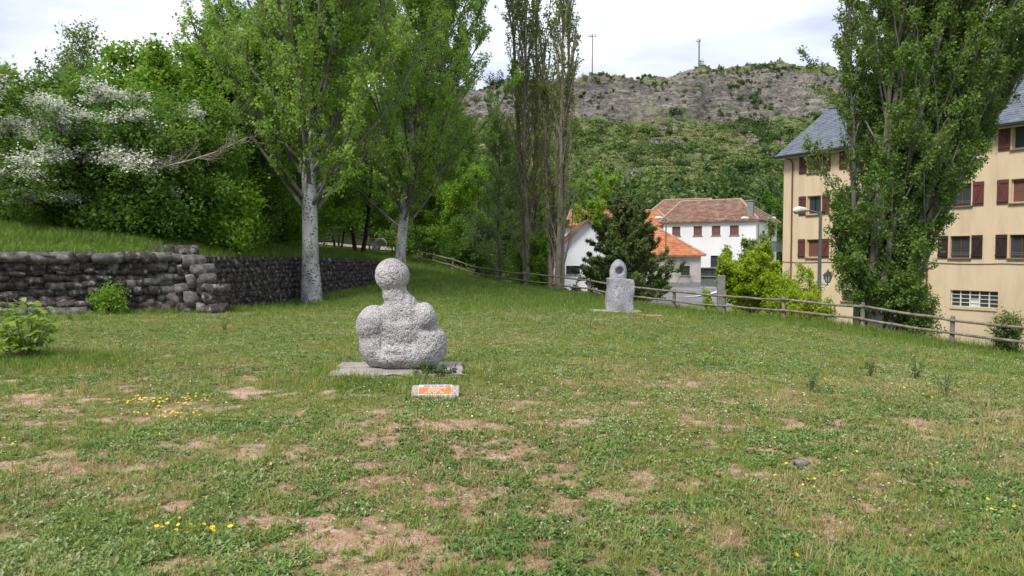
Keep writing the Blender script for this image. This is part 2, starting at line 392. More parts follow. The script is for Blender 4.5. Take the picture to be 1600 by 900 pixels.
def ground_mat():
    m, t, o = new_mat('lawn_soil'); v = pos(t)
    soil = ramp(t, nz(t, v, 5, 8, .65), [(.30, (.29, .18, .12)), (.5, (.46, .32, .23)), (.68, (.58, .44, .34))])
    peb = ramp(t, nz(t, v, 60, 4, .7), [(.35, (.65, .62, .58)), (.6, (1.05, 1.03, 1.0))])
    soil = mixc(t, 1.0, soil, peb, 'MULTIPLY')
    und = ramp(t, nz(t, v, 14, 8, .7), [(.32, (.085, .105, .03)), (.5, (.17, .17, .065)), (.68, (.30, .25, .14))])
    und = mixc(t, attr(t, 'lush'), und, (.040, .085, .014))
    f = math_(t, 'ADD', attr(t, 'bare'), math_(t, 'MULTIPLY', math_(t, 'SUBTRACT', nz(t, v, 9, 8, .7), .5), 1.1))
    f = ramp(t, f, [(.24, (0, 0, 0)), (.50, (1, 1, 1))])
    c = mixc(t, f, und, soil)
    bsdf(t, o, c, .97, nz(t, v, 45, 8, .7), .6, .02, spec=.1); return m
M['ground'] = ground_mat()
def bank_mat():
    m, t, o = new_mat('bank_grass'); v = pos(t)
    c = ramp(t, nz(t, v, 6, 8, .7), [(.3, (.05, .09, .02)), (.5, (.10, .16, .035)), (.7, (.18, .22, .07))])
    bsdf(t, o, c, .97, nz(t, v, 30, 8, .7), .6, .03, spec=.1); return m
M['bank'] = bank_mat()
xs = axis([(-60, -24, 3), (-24, -14, .6), (-14, 16, .16), (16, 24, .5), (24, 60, 3)])
ys = axis([(-40, 0, 2.5), (0, 2, .5), (2, 26, .14), (26, 56, .3), (56, 76, 1.2)])
X, Y = np.meshgrid(xs, ys); Zg = H(X, Y); bb, dd, ll = masks(X, Y)
tilt = .02 * (fbm(X * 3, Y * 3, seed=5) - .5) + .05 * (fbm(X * .9, Y * .9, seed=6) - .5)
keepz = ((X > -25) & (X < 25) & (Y > -2))
lawn = struct(link('lawn', grid('lawn', X, Y, Zg + tilt * keepz - .1 * (beyond(X, Y) > 30), M['ground'],
       {'bare': ('FLOAT', bb), 'dry': ('FLOAT', dd), 'lush': ('FLOAT', ll)})))
def HL(x, y):
    x = np.asarray(x, float); y = np.asarray(y, float)
    return H(x, y) + .02 * (fbm(x * 3, y * 3, seed=5) - .5) + .05 * (fbm(x * .9, y * .9, seed=6) - .5)

# terrace behind the retaining wall
yy = axis([(-20, 9, 2), (9, 14, .5), (14, 42, .25), (42, 70, 1)]); tt = np.concatenate([[.12, .3, .5], np.arange(.75, 8, .35), np.arange(8, 60, 2.5)])
YY, TT = np.meshgrid(yy, tt, indexing='ij'); XX = wall_x(YY) - TT
def bankz(x, y):
    x = np.asarray(x, float); y = np.asarray(y, float); t = wall_x(y) - x
    d = t * np.where(y < 20, .62 + .38 * sm((y - 17) / 3), 1.0)
    z = np.interp(y, WALL_Y, WALL_T) - .06 + .30 * sm(d / 1.6) * 1.0 + .10 * np.clip(d - .8, 0, 12) + .05 * np.clip(d - 12, 0, 60)
    z = z + .10 * (fbm(x * .8, y * .8, seed=8) - .5) * sm(d / .6)
    w = sm((y - 36.1) / 5.5); lz = lawn0(x, y)
    return z * (1 - w) + (lz - .08) * w
bank = struct(link('grass_bank', grid('grass_bank', XX, YY, bankz(XX, YY), M['bank'], flip=True)))
# front skirt of the bank beyond the end of the wall
def local_z(x, y):
    return np.where((np.asarray(x) < wall_x(y)) & (np.asarray(y) < 43), np.maximum(bankz(x, y), HL(x, y)), HL(x, y))

# valley floor and far ground (one sheet to the horizon), under everything else
xa = axis([(-900, -100, 100), (-100, 100, 5), (100, 900, 100)]); ya = axis([(-600, 20, 60), (20, 120, 4), (120, 900, 60)])
XA, YA = np.meshgrid(xa, ya)
ZA = np.where((YA > 55) | (beyond(XA, YA) > 6), valley(XA, YA) - .06, -4.5)
ZA = np.where(XA < -30, -4.5, ZA)
struct(link('valley_ground', grid('valley_ground', XA, YA, ZA, M['bank'])))
# road: asphalt between the fence and the houses
rp = [(2, 47), (30, 50), (30, 84), (16, 76.4), (2, 75)]
xr = np.linspace(0, 1, 22); yr = np.linspace(0, 1, 22); XR, YR = np.meshgrid(xr, yr)
RX = 1.0 + XR * 29 ; RY = 46 + YR * (30 + XR * 9)
struct(link('road', grid('road', RX, RY, np.maximum(valley(RX, RY), H(RX, RY)) + .05, M['asphalt'])))
def strip(mb, pts, w, z):
    pts = np.array(pts, float)
    for a, b in zip(pts[:-1], pts[1:]):
        d = b - a; d /= np.linalg.norm(d); n = np.array([-d[1], d[0]]) * w / 2
        mb.quad((*(a - n), z), (*(b - n), z), (*(b + n), z), (*(a + n), z))
mk = MB(); zz = -1.50
P_ = [ground_at(*q, zz)[:2] for q in [(1070, 463.5), (1085, 463), (1100, 461), (1114, 458), (1124, 454)]]
for q in range(len(P_) - 1):
    strip(mk, [P_[q], P_[q + 1]], .34, zz + .012)
struct(mk.build('road_marking', M['road_paint']))

# ================================================================ hillside with crags
SK = np.array([[-600, 135], [300, 140], [700, 150], [745, 149], [775, 138], [800, 133], [900, 130], [925, 126], [1000, 131], [1035, 129], [1065, 120], [1090, 114], [1130, 113], [1165, 116],
               [1200, 107], [1260, 108], [1300, 111], [1340, 116], [1450, 122], [2300, 140]], float)
def hill(px, y):
    """height of the slope seen in direction px at distance y"""
    px = np.asarray(px, float); y = np.asarray(y, float)
    sk = np.interp(px, SK[:, 0], SK[:, 1]); wob = 14 * (fbm(px / 90, y * 0, seed=71, o=3) - .5)
    zs = 1.6 + (400 - sk) * 256 / F
    ck = 186 + wob; z_b = 1.6 + (400 - ck) * 224 / F
    z_m = z_b + (zs - z_b) * .62
    k_y = [60, 104, 112, 122, 150, 172, 200, 224, 234, 256, 300, 460]
    k_z = [np.full(px.shape, -2.6), -2.3, 2.6, 9.0, 15.5, 21.5, 31.5, z_b, z_m, zs, zs + 2, zs - 14]
    z = np.zeros(px.shape)
    for i in range(len(k_y) - 1):
        w = np.clip((y - k_y[i]) / (k_y[i + 1] - k_y[i]), 0, 1); m = (y >= k_y[i]) & (y <= k_y[i + 1])
        z = np.where(m, k_z[i] * (1 - w) + k_z[i + 1] * w, z)
    return z
pxs = np.arange(-700, 2300, 5.0); ysh = axis([(68, 104, 6), (104, 205, 1.5), (205, 262, .55), (262, 300, 5), (300, 460, 20)])
PX, YH = np.meshgrid(pxs, ysh); U = (PX - 800) / F
XH = U * YH; ZH = hill(PX, YH)
rockz = sm((YH - 219) / 5) * (1 - .45 * sm((YH - 238) / 12))
n_a = fbm(XH * .11, YH * .11, seed=41, o=5); n_b = fbm(XH * .5, YH * .5, seed=42, o=4)
green = sm((YH - 110) / 12) * (1 - rockz)
ZH = ZH + (n_a - .5) * (5 * green + 6.5 * rockz) + (n_b - .5) * (1.2 * green + 5.5 * rockz) - rockz * 3.5 * sm((.40 - np.abs(fbm(XH * .22, YH * .6, seed=43, o=4) - .5) * 12))
# stepped ledges: old terraces below, strata in the crag
st = 3.1; fr_ = ZH / st - np.floor(ZH / st); ZH = ZH + green * (YH < 215) * .8 * st * (sm((fr_ - .5) * 2.2) - fr_)
st = 2.1; zz2 = ZH + 1.5 * fbm(XH * .05, YH * 0, seed=44); fr_ = zz2 / st - np.floor(zz2 / st); ZH = ZH + rockz * .95 * st * (sm((fr_ - .35) * 2.6) - fr_)
patch = sm((fbm(XH * .07, YH * .12, seed=46, o=4) - .60) * 9) * green * .9
tops = sm((fbm(XH * .05, YH * .11, seed=48, o=4) - .47) * 8) * sm((YH - 236) / 6)
foot = sm((fbm(XH * .06, YH * .2, seed=49, o=4) - .5) * 8) * (1 - sm((YH - 226) / 5))
rk = np.clip(rockz * sm((YH - 216) / 6) * (1 - .62 * tops) * (1 - .35 * foot) + patch, 0, 1)
def hill_mat():
    m, t, o = new_mat('hillside_ground'); v = pos(t)
    g = ramp(t, nz(t, v, .22, 8, .7), [(.32, (.06, .10, .03)), (.46, (.13, .18, .055)), (.55, (.21, .23, .10)), (.66, (.31, .27, .18))])
    r = ramp(t, nz(t, pos(t, (.8, .8, 1.6)), .5, 10, .8), [(.36, (.075, .072, .068)), (.45, (.20, .192, .176)), (.56, (.32, .305, .275)), (.70, (.47, .43, .36))])
    bed = nz(t, pos(t, (.035, .035, .9)), 1.0, 8, .72); crack = ramp(t, math_(t, 'ABSOLUTE', math_(t, 'SUBTRACT', bed, .5)), [(.0, (.45, .44, .44)), (.03, (1, 1, 1))])
    r = mixc(t, 1.0, r, crack, 'MULTIPLY')
    vn = nz(t, pos(t, (.5, .5, .8)), .45, 9, .75); vc = ramp(t, math_(t, 'ABSOLUTE', math_(t, 'SUBTRACT', vn, .5)), [(.0, (.30, .29, .29)), (.022, (1, 1, 1))]); r = mixc(t, 1.0, r, vc, 'MULTIPLY'); big = ramp(t, nz(t, v, .06, 5, .6), [(.35, (.62, .60, .60)), (.6, (1.15, 1.12, 1.08))]); r = mixc(t, 1.0, r, big, 'MULTIPLY')
    f = math_(t, 'ADD', attr(t, 'rock'), math_(t, 'MULTIPLY', math_(t, 'SUBTRACT', nz(t, v, .35, 7, .7), .5), 1.6))
    f = ramp(t, f, [(.50, (0, 0, 0)), (.62, (1, 1, 1))])
    bsdf(t, o, mixc(t, f, g, r), .97, nz(t, pos(t, (.6, .6, 2.5)), 1.2, 9, .75), 1.0, .9, spec=.1); return m
M['hill'] = hill_mat()
struct(link('hillside', grid('hillside', XH, YH, ZH, M['hill'], {'rock': ('FLOAT', rk)})))
def hill_at(px, y):
    """height of the built hillside mesh"""
    i = np.clip(np.searchsorted(ysh, y) - 1, 0, len(ysh) - 2); j = np.clip(((np.asarray(px) - pxs[0]) / 5).astype(int), 0, len(pxs) - 2)
    fy = (y - ysh[i]) / (ysh[i + 1] - ysh[i]); fx = (px - pxs[j]) / 5 
    return (ZH[i, j] * (1 - fx) + ZH[i, j + 1] * fx) * (1 - fy) + (ZH[i + 1, j] * (1 - fx) + ZH[i + 1, j + 1] * fx) * fy

# ================================================================ scatter through geometry nodes (stuff nobody could count)
def scatter(name, protos, mats, P, kind, scl, rot, tint, label=None, cat=None, parent=None, smooth=False):
    """protos: list of (V, faces, mat index); P points; every point gets one copy of its prototype"""
    Vs, Fs, mi, pr = [], [], [], []; off = 0
    for k, (V, fl) in enumerate(protos):
        V = np.asarray(V, float)
        for f, mm in fl:
            f = np.asarray(f); Fs.append(f + off); mi += [mm] * len(f)
        Vs.append(V); pr.append(np.full(len(V), k + 1)); off += len(V)
    n = len(P); Vs.append(P); pr.append(np.zeros(n, int)); pr = np.concatenate(pr); z = np.zeros(off)
    cat3 = lambda a: np.vstack([np.zeros((off, 3)), a])
    me = mesh_np(name, np.vstack(Vs), Fs, mats, mi, smooth, {'proto': ('INT', pr), 'kind': ('INT', np.concatenate([z, kind])),
        'scl': ('FLOAT_VECTOR', cat3(scl)), 'rot': ('FLOAT_VECTOR', cat3(rot)), 'tint': ('FLOAT', np.concatenate([z, tint]))})
    o = link(name, me, parent); g = bpy.data.node_groups.new(name, 'GeometryNodeTree')
    g.interface.new_socket('Geometry', in_out='INPUT', socket_type='NodeSocketGeometry'); g.interface.new_socket('Geometry', in_out='OUTPUT', socket_type='NodeSocketGeometry')
    gi = g.nodes.new('NodeGroupInput'); go = g.nodes.new('NodeGroupOutput')
    def na(nm, tp):
        x = g.nodes.new('GeometryNodeInputNamedAttribute'); x.data_type = tp; x.inputs[0].default_value = nm; return x.outputs[0]
    def eq(src, k):
        c = g.nodes.new('FunctionNodeCompare'); c.data_type = 'INT'; c.operation = 'EQUAL'
        g.links.new(src, c.inputs[2]); c.inputs[3].default_value = k; return c.outputs[0]
    def sep(k):
        s = g.nodes.new('GeometryNodeSeparateGeometry'); s.domain = 'POINT'; g.links.new(gi.outputs[0], s.inputs[0]); g.links.new(eq(na('proto', 'INT'), k), s.inputs[1]); return s.outputs[0]
    pts = sep(0); j = g.nodes.new('GeometryNodeJoinGeometry')
    for k in range(len(protos)):
        ip = g.nodes.new('GeometryNodeInstanceOnPoints'); g.links.new(pts, ip.inputs['Points']); g.links.new(eq(na('kind', 'INT'), k), ip.inputs['Selection'])
        g.links.new(sep(k + 1), ip.inputs['Instance']); g.links.new(na('rot', 'FLOAT_VECTOR'), ip.inputs['Rotation']); g.links.new(na('scl', 'FLOAT_VECTOR'), ip.inputs['Scale'])
        g.links.new(ip.outputs[0], j.inputs[0])
    g.links.new(j.outputs[0], go.inputs[0])
    md = o.modifiers.new('scatter', 'NODES'); md.node_group = g
    stuff(o)
    if label: tag(o, label, cat)
    return o
def blades(n, h0, h1, w, spread, lean, rng, seg=1):
    V = []; T = []
    for i in range(n):
        a = rng.uniform(0, 6.28); r = spread * math.sqrt(rng.uniform()); h = rng.uniform(h0, h1); b = rng.uniform(0, 6.28); l = lean * h * rng.uniform(.3, 1.2)
        p = np.array([r * math.cos(a), r * math.sin(a), -.01]); s = np.array([math.cos(b + 1.57), math.sin(b + 1.57), 0]) * w * rng.uniform(.7, 1.3)
        mid = p + np.array([math.cos(b) * l * .35, math.sin(b) * l * .35, h * .6]); tip = p + np.array([math.cos(b) * l, math.sin(b) * l, h])
        k = len(V); V += [p - s, p + s, mid + s * .8, mid - s * .8, tip]; T += [(k, k + 1, k + 2), (k, k + 2, k + 3), (k + 3, k + 2, k + 4)]
    return np.array(V), [(np.array(T), 0)]
def rosette(n, ln, w, rng, up=.35):
    V = []; Q = []
    for i in range(n):
        a = rng.uniform(0, 6.28); l = ln * rng.uniform(.6, 1.2); e = rng.uniform(.1, up * 2); o_ = np.array([rng.normal(0, ln * .35), rng.normal(0, ln * .35), rng.uniform(0, ln * .3)])
        d = np.array([math.cos(a) * math.cos(e), math.sin(a) * math.cos(e), math.sin(e)]); s = np.array([-math.sin(a), math.cos(a), 0]) * w * l
        k = len(V); V += [o_, o_ + d * l * .5 + s, o_ + d * l * .95 - np.array([0, 0, l * .12]), o_ + d * l * .5 - s]; Q.append((k, k + 1, k + 2, k + 3))
    return np.array(V), [(np.array(Q), 0)]

def fieldpts(n, zmin=2.6, zmax=58, power=1.1, um=1.12, rng=RNG):
    n = int(n * 1.34); q = rng.uniform(size=n); a = 1 - power
    Z = (zmin ** a + q * (zmax ** a - zmin ** a)) ** (1 / a); return rng.uniform(-um, um, n) * (Z + .8), Z
SLABS = []   # (x, y, rx, ry, yaw) kept free of grass
def free(x, y):
    k = np.ones(len(x), bool)
    for cx, cy, rx, ry, yw in SLABS:
        c, s = math.cos(-yw), math.sin(-yw); dx = x - cx; dy = y - cy
        k &= ~((np.abs(dx * c - dy * s) < rx) & (np.abs(dx * s + dy * c) < ry))
    return k
ST1 = (at(628, 583, 10.05)[0], 10.05); ST2 = (at(968, 488, 23.5)[0], 23.5)
SLABS += [(ST1[0] - .04, 10.03, .82, .56, .06), (at(680, 615, 8.3)[0], 8.3, .26, .11, 0), (ST2[0] - .16, ST2[1] - .12, .72, .52, 0)]
def rnd_rot(n, tilt=.15): return np.stack([RNG.normal(0, tilt, n), RNG.normal(0, tilt, n), RNG.uniform(0, 6.28, n)], 1)
def s3(s, zf=1.0): return np.stack([s, s, s * zf], 1)

M['grass'] = leafmat('grass_blades', (.15, .25, .04), (.31, .34, .085), (.52, .43, .22), .35, True, .6, .15)
M['weed'] = leafmat('low_weed_leaves', (.11, .21, .05), (.22, .32, .085), (.40, .43, .22), .3, True, .6, .2)
M['straw'] = leafmat('dry_grass', (.22, .15, .07), (.33, .24, .12), (.42, .33, .19), .2, True, .8, .1)
rg = np.random.default_rng(3)
gp = [blades(12, .014, .036, .0024, .055, 1.3, rg) for _ in range(4)] + [blades(12, .05, .12, .0026, .05, .5, rg) for _ in range(3)]
x, y = fieldpts(330000); keep = (x > wall_x(y) + .1) & (beyond(x, y) < 2.5) & free(x, y); x, y = x[keep], y[keep]
b, d, l = masks(x, y); n9 = fbm(x * 9, y * 9, seed=61, o=4); n3 = fbm(x * 2.5, y * 2.5, seed=62)
keep = RNG.uniform(size=len(x)) < np.clip(1.1 - 1.6 * sm((b + (n9 - .5) * 1.6 - .12) / .5), .05, 1) * (1 - .35 * (1 - sm((y - 5) / 9)) * (1 - l))
x, y, b, d, l, n9, n3 = [q[keep] for q in (x, y, b, d, l, n9, n3)]; n = len(x)
tall = (RNG.uniform(size=n) < .03 + .8 * l ** 1.5)
kind = np.where(tall, RNG.integers(4, 7, n), RNG.integers(0, 4, n))
s = (RNG.uniform(.6, 1.15, n) * (.7 + .5 * n3)) * (1 + .035 * y) * (1 + .5 * l * tall * sm((1.6 + beyond(x, y)) / 1.6))
near_ = 1 - sm((y - 7) / 9)
tint = np.clip(.20 + .16 * near_ + .55 * d + .8 * (n3 - .5) + .25 * (n9 - .5) + RNG.normal(0, .20, n) - .26 * l, 0, 1)
scatter('lawn_grass', gp, [M['grass']], np.stack([x, y, HL(x, y)], 1), kind, s3(s), rnd_rot(n), tint, 'short green grass over the whole lawn', 'grass')
# low broad leaves (clover, plantain)
x, y = fieldpts(230000, 2.6, 32, 1.35); keep = (x > wall_x(y) + .1) & (beyond(x, y) < .5) & free(x, y); x, y = x[keep], y[keep]
b, d, l = masks(x, y); cl = fbm(x * 1.3, y * 1.3, seed=77, o=5)
keep = RNG.uniform(size=len(x)) < np.clip((cl - .42) * 4 + .25, .14, .9) * np.clip(1.1 - 1.3 * sm((b - .2) / .6), .10, 1) * (1 - .5 * l)
x, y, b, d, l, cl = [q[keep] for q in (x, y, b, d, l, cl)]; n = len(x)
rp_ = [rosette(9, .019, .32, rg) for _ in range(3)] + [rosette(10, .034, .16, rg, .5) for _ in range(3)]
scatter('lawn_weeds', rp_, [M['weed']], np.stack([x, y, HL(x, y) + .004], 1), RNG.integers(0, 6, n), s3(RNG.uniform(.6, 1.35, n) * (1 + .03 * y)), rnd_rot(n), np.clip(.42 + 1.3 * (fbm(x * .8, y * .8, seed=78) - .5) + RNG.normal(0, .28, n), 0, 1),
        'low clover and broad-leaved weeds among the grass', 'ground cover')
# straw
x, y = fieldpts(90000, 2.6, 34, 1.25); keep = (x > wall_x(y) + .1) & (beyond(x, y) < .5) & free(x, y); x, y = x[keep], y[keep]
b, d, l = masks(x, y); keep = RNG.uniform(size=len(x)) < np.clip(d * 1.0 + .22 * sm(b * 3) - .05, .03, .8) * .75 * (1 - .7 * l); x, y, b, d = x[keep], y[keep], b[keep], d[keep]; n = len(x)
dp = [blades(9, .012, .04, .0016, .06, 1.6, rg) for _ in range(3)] + [blades(7, .03, .07, .0012, .05, .8, rg)]
kd = np.where(RNG.uniform(size=n) < .15 * d, 3, RNG.integers(0, 3, n))
scatter('dry_grass', dp, [M['straw']], np.stack([x, y, HL(x, y)], 1), kd, s3(RNG.uniform(.7, 1.3, n) * (1 + .03 * y)), rnd_rot(n), RNG.uniform(0, 1, n), 'dry straw-coloured grass in the worn patches', 'dry grass')
# flowers
def flower(r, h, petals, rng):
    V, f = blades(1, h, h, .0012, 0, .1, rng); V = list(V); T = list(f[0][0]); k = len(V); c = V[4]; up = np.array([.15, -.35, .9])
    a = np.cross(up, [1, 0, 0]); a /= np.linalg.norm(a); bb_ = np.cross(up, a); V.append(c + np.array([0, 0, .001])); P2 = []
    for i in range(petals): V.append(c + r * (a * math.cos(i * 6.283 / petals) + bb_ * math.sin(i * 6.283 / petals)) + np.array([0, 0, .003]))
    T2 = [(k, k + 1 + i, k + 1 + (i + 1) % petals) for i in range(petals)]
    return np.array(V), [(np.array(T), 0), (np.array(T2), 1)]
M['yellow'] = plain('yellow_petals', (.75, .50, .02), .7); M['whitef'] = plain('white_petals', (.62, .62, .56), .7)
YC = [(235, 629, 48, 4, 80), (250, 648, 40, 5, 60), (300, 628, 28, 5, 35), (305, 830, 38, 12, 26), (92, 585, 12, 2, 18), (15, 694, 22, 4, 14), (190, 574, 16, 4, 16), (110, 565, 8, 1.5, 12), (250, 684, 8, 3, 6), (885, 612, 70, 14, 14),
      (1400, 740, 180, 50, 26), (1300, 600, 150, 20, 20), (1243, 878, 3, 2, 2), (425, 735, 10, 5, 2), (1560, 790, 30, 20, 6), (60, 625, 10, 3, 5), (1500, 585, 60, 8, 14), (1110, 690, 160, 30, 10)]
px, py = [], []
for cx, cy, rx, ry, k in YC: px += list(RNG.normal(cx, rx * .6, k)); py += list(RNG.normal(cy, ry * .6, k))
g = np.array([ground_at(a, max(b, 470)) for a, b in zip(px, py)]); n = len(g)
scatter('yellow_flowers', [flower(.014, .035, 7, rg), flower(.011, .05, 6, rg)], [M['grass'], M['yellow']], np.stack([g[:, 0], g[:, 1], HL(g[:, 0], g[:, 1])], 1), RNG.integers(0, 2, n), s3(RNG.uniform(.7, 1.25, n)), rnd_rot(n, .1), RNG.uniform(.2, .6, n), 'small yellow flowers in loose clusters on the lawn', 'flowers')
x, y = fieldpts(1600, 7, 32, .9); keep = (x > wall_x(y) + .2) & (beyond(x, y) < -.3) & free(x, y) & (fbm(x * .35, y * .35, seed=90) > .46); x, y = x[keep], y[keep]; n = len(x)
scatter('white_flowers', [flower(.008, .05, 5, rg), flower(.006, .08, 5, rg)], [M['grass'], M['whitef']], np.stack([x, y, HL(x, y)], 1), RNG.integers(0, 2, n), s3(RNG.uniform(.7, 1.4, n) * (1 + .02 * y)), rnd_rot(n, .1), RNG.uniform(.3, .7, n), 'tiny white clover flowers dotted over the lawn', 'flowers')
x, y = fieldpts(60000, 4, 26, 1.1); b, d, l = masks(x, y); keep = (x > wall_x(y) + .2) & (beyond(x, y) < -.6) & free(x, y) & (RNG.uniform(size=len(x)) < .12 + .5 * (x > -1) * (y > 6) * (fbm(x * .7, y * .7, seed=92) > .44)) & (l < .6); x, y = x[keep], y[keep]; n = len(x)
M['seed'] = plain('pale_seed_heads', (.40, .36, .24), .8)
scatter('seed_heads', [flower(.0065, .06, 5, rg), flower(.005, .09, 5, rg)], [M['straw'], M['seed']], np.stack([x, y, HL(x, y)], 1), RNG.integers(0, 2, n), s3(RNG.uniform(.6, 1.3, n) * (1 + .03 * y)), rnd_rot(n, .2), RNG.uniform(.3, .9, n), 'pale dry seed heads speckling the right half of the lawn', 'seed heads')
# grass on the bank, its tint lowered to paint in shade from the trees
x = RNG.uniform(-26, -6, 60000); y = RNG.uniform(12, 50, 60000); t_ = wall_x(y) - x; keep = (t_ > .05) & (t_ < 9) & (np.abs(x / y) < .95) & (RNG.uniform(size=len(x)) < np.clip(1.4 - t_ * .13, .2, 1)); x, y = x[keep], y[keep]; n = len(x)
scatter('bank_grass', [blades(13, .08, .22, .004, .10, .6, rg) for _ in range(4)], [M['grass']], np.stack([x, y, local_z(x, y)], 1), RNG.integers(0, 4, n), s3(RNG.uniform(.7, 1.3, n) * (1 + .01 * y)), rnd_rot(n), np.clip(.05 + .8 * (fbm(x, y, seed=91) - .5) + RNG.normal(0, .08, n), 0, 1), 'long green grass on the bank above the stone wall', 'grass')
# rough growth on the drop behind the fence
x, y = fieldpts(60000, 12, 80, 1.01); be = beyond(x, y); keep = (be > .3) & (be < 14) & ~((x > 2) & (y > 46)) ; x, y = x[keep], y[keep]; n = len(x)
scatter('rough_grass', [blades(14, .15, .40, .006, .16, .6, rg) for _ in range(3)], [M['grass']], np.stack([x, y, np.maximum(H(x, y), valley(x, y) - .05)], 1), RNG.integers(0, 3, n), s3(RNG.uniform(.6, 1.4, n)), rnd_rot(n), np.clip(.35 + RNG.normal(0, .2, n), 0, 1), 'rough tall grass on the drop behind the rail fence', 'grass')

# ================================================================ retaining wall
def stone_meshes(prefix, mats, k, rng, flat=.8):
    out = []
    for i in range(k):
        bm = bmesh.new(); bmesh.ops.create_cube(bm, size=1); bmesh.ops.subdivide_edges(bm, edges=bm.edges[:], cuts=1, use_grid_fill=True)
        for v in bm.verts:
            c = v.co.copy(); s = sum(abs(q) > .4 for q in c); f = {3: .92, 2: .97, 1: 1.02}.get(s, 1)
            v.co = Vector([c[j] * f * (1 + rng.normal(0, .11)) for j in range(3)])
        me = bpy.data.meshes.new(prefix); bm.to_mesh(me); bm.free()
        for p in me.polygons: p.use_smooth = True
        me.materials.append(mats[i % len(mats)]); out.append(me)
    return out
rw = np.random.default_rng(17)
SM_D = stone_meshes('wall_stone', [M['stone_dark']], 7, rw); SM_G = stone_meshes('pale_wall_stone', [M['stone_grey']], 4, rw)
wl = thing('stone_wall', 'dark dry-laid stone retaining wall along the left edge of the lawn', 'wall', (-10, 18, 0))
wloc = np.array([-10, 18, 0.])
# left stretch, facing the camera
A0 = np.array([-14.9, 14.6]); A1 = np.array([-8.62, 19.55]); dA = (A1 - A0) / np.linalg.norm(A1 - A0); nA = np.array([dA[1], -dA[0]])
LA = np.linalg.norm(A1 - A0)
def wp(s, o, z): p = A0 + dA * s + nA * o; return np.array([p[0], p[1], z])
core = MB()
NS = 10
for i in range(NS):
    s0, s1 = LA * i / NS, LA * (i + 1) / NS
    a, b_ = wp(s0, -.06, 0), wp(s1, -.06, 0); c_, d_ = wp(s1, -.5, 0), wp(s0, -.5, 0)
    zb = -.5; zt = 1.56
    core.hexa([(*a[:2], zb), (*b_[:2], zb), (*c_[:2], zb), (*d_[:2], zb), (*a[:2], zt), (*b_[:2], zt), (*c_[:2], zt), (*d_[:2], zt)])
# right stretch, running away
B = [np.array([wall_x(q), q]) for q in (20.0, 23.5, 27.5, 31.5, 34.5, 36.8)]
B[0] = np.array([-8.62, 19.9])
for a, b_ in zip(B[:-1], B[1:]):
    za = np.interp(a[1], WALL_Y, WALL_T) - .12; zb_ = np.interp(b_[1], WALL_Y, WALL_T) - .12
    core.hexa([(a[0] - .06, a[1], -.5), (b_[0] - .06, b_[1], -.5), (b_[0] - .5, b_[1], -.5), (a[0] - .5, a[1], -.5), (a[0] - .06, a[1], za), (b_[0] - .06, b_[1], zb_), (b_[0] - .5, b_[1], zb_), (a[0] - .5, a[1], za)])
o = core.build('mortar_core', M['mortar'], wl); o.location = -Vector(wloc)
ang = math.atan2(dA[1], dA[0]); cnt = 0; baseA = lambda s: float(HL(*wp(s, .2, 0)[:2]))
def put_stone(me, p, size, rz, parent=wl, off=wloc, name='stone', tw=.06):
    o = link(name, me, parent, p - off, (rw.normal(0, tw), rw.normal(0, tw), rz + rw.normal(0, tw * .6)), size); return o
z = None
zc = .10
while zc < 1.62:
    hh = rw.uniform(.13, .20)
    if zc + hh > 1.50: hh = 1.66 - zc
    top = zc + hh > 1.6
    s = rw.uniform(-.2, .1)
    while s < LA - .05:
        w = rw.uniform(.18, .42) if not top else rw.uniform(.35, .7)
        if s > LA * .42 - 1 and cnt < 255 and zc + hh > baseA(max(s, 0)) - .05:
            if s + w > LA + .02: w = LA + .02 - s
            if w > .1:
                g_ = (s > LA - 1.3 and rw.uniform() < .35) or rw.uniform() < .04 or (top and rw.uniform() < .35)
                me = (SM_G if g_ else SM_D)[rw.integers(0, 4 if g_ else 7)]
                put_stone(me, wp(s + w / 2, .02 - .10 + rw.normal(0, .03), zc + hh / 2 + (0 if top else rw.normal(0, .018))), (w * 1.13, .30 + (.16 if top else 0), hh * rw.uniform(1.05, 1.35)), ang + rw.normal(0, .05), tw=.09); cnt += 1
        s += w
    zc += hh
# footing course of pale stones at the left and a stepped buttress of grey rocks at the corner
s = 0
s_f0 = LA - 4.4
for s0 in np.arange(LA - 5.3, LA - 2.6, .38):
    put_stone(SM_G[rw.integers(0, 4)], wp(s0, .36, baseA(s0) + .05), (.42, .40, .24), ang)
    put_stone(SM_D[rw.integers(0, 7)], wp(s0 + .15, .26, baseA(s0) + .22), (.42, .36, .16), ang)
py = 490.0
while py > 392:
    h = rw.uniform(12, 18); px = 232 + rw.uniform(0, 10); lim = np.interp(py, [392, 410, 430, 450, 470, 490], [300, 306, 314, 324, 332, 336])
    while px < lim and cnt < 296:
        w = rw.uniform(15, 30); p = at(px + w / 2, py - h / 2, 19.36 - .0022 * (px - 240) + .0028 * (490 - py) + rw.normal(0, .03)); sc = 19.3 / F
        put_stone(SM_G[rw.integers(0, 4)] if rw.uniform() < .5 else SM_D[rw.integers(0, 7)], p, (w * sc * 1.2, .32, h * sc * 1.28), ang + rw.normal(0, .12), tw=.10); px += w; cnt += 1
    py -= h
k = MB(); k.hexa([tuple(at(px, py, Z)) for px, py, Z in [(236, 490, 19.45), (330, 490, 19.3), (330, 490, 20.2), (236, 490, 20.2), (240, 398, 19.6), (306, 404, 19.6), (306, 404, 20.2), (240, 398, 20.2)]]); o = k.build('mortar_core', M['mortar'], wl); o.location = -Vector(wloc)
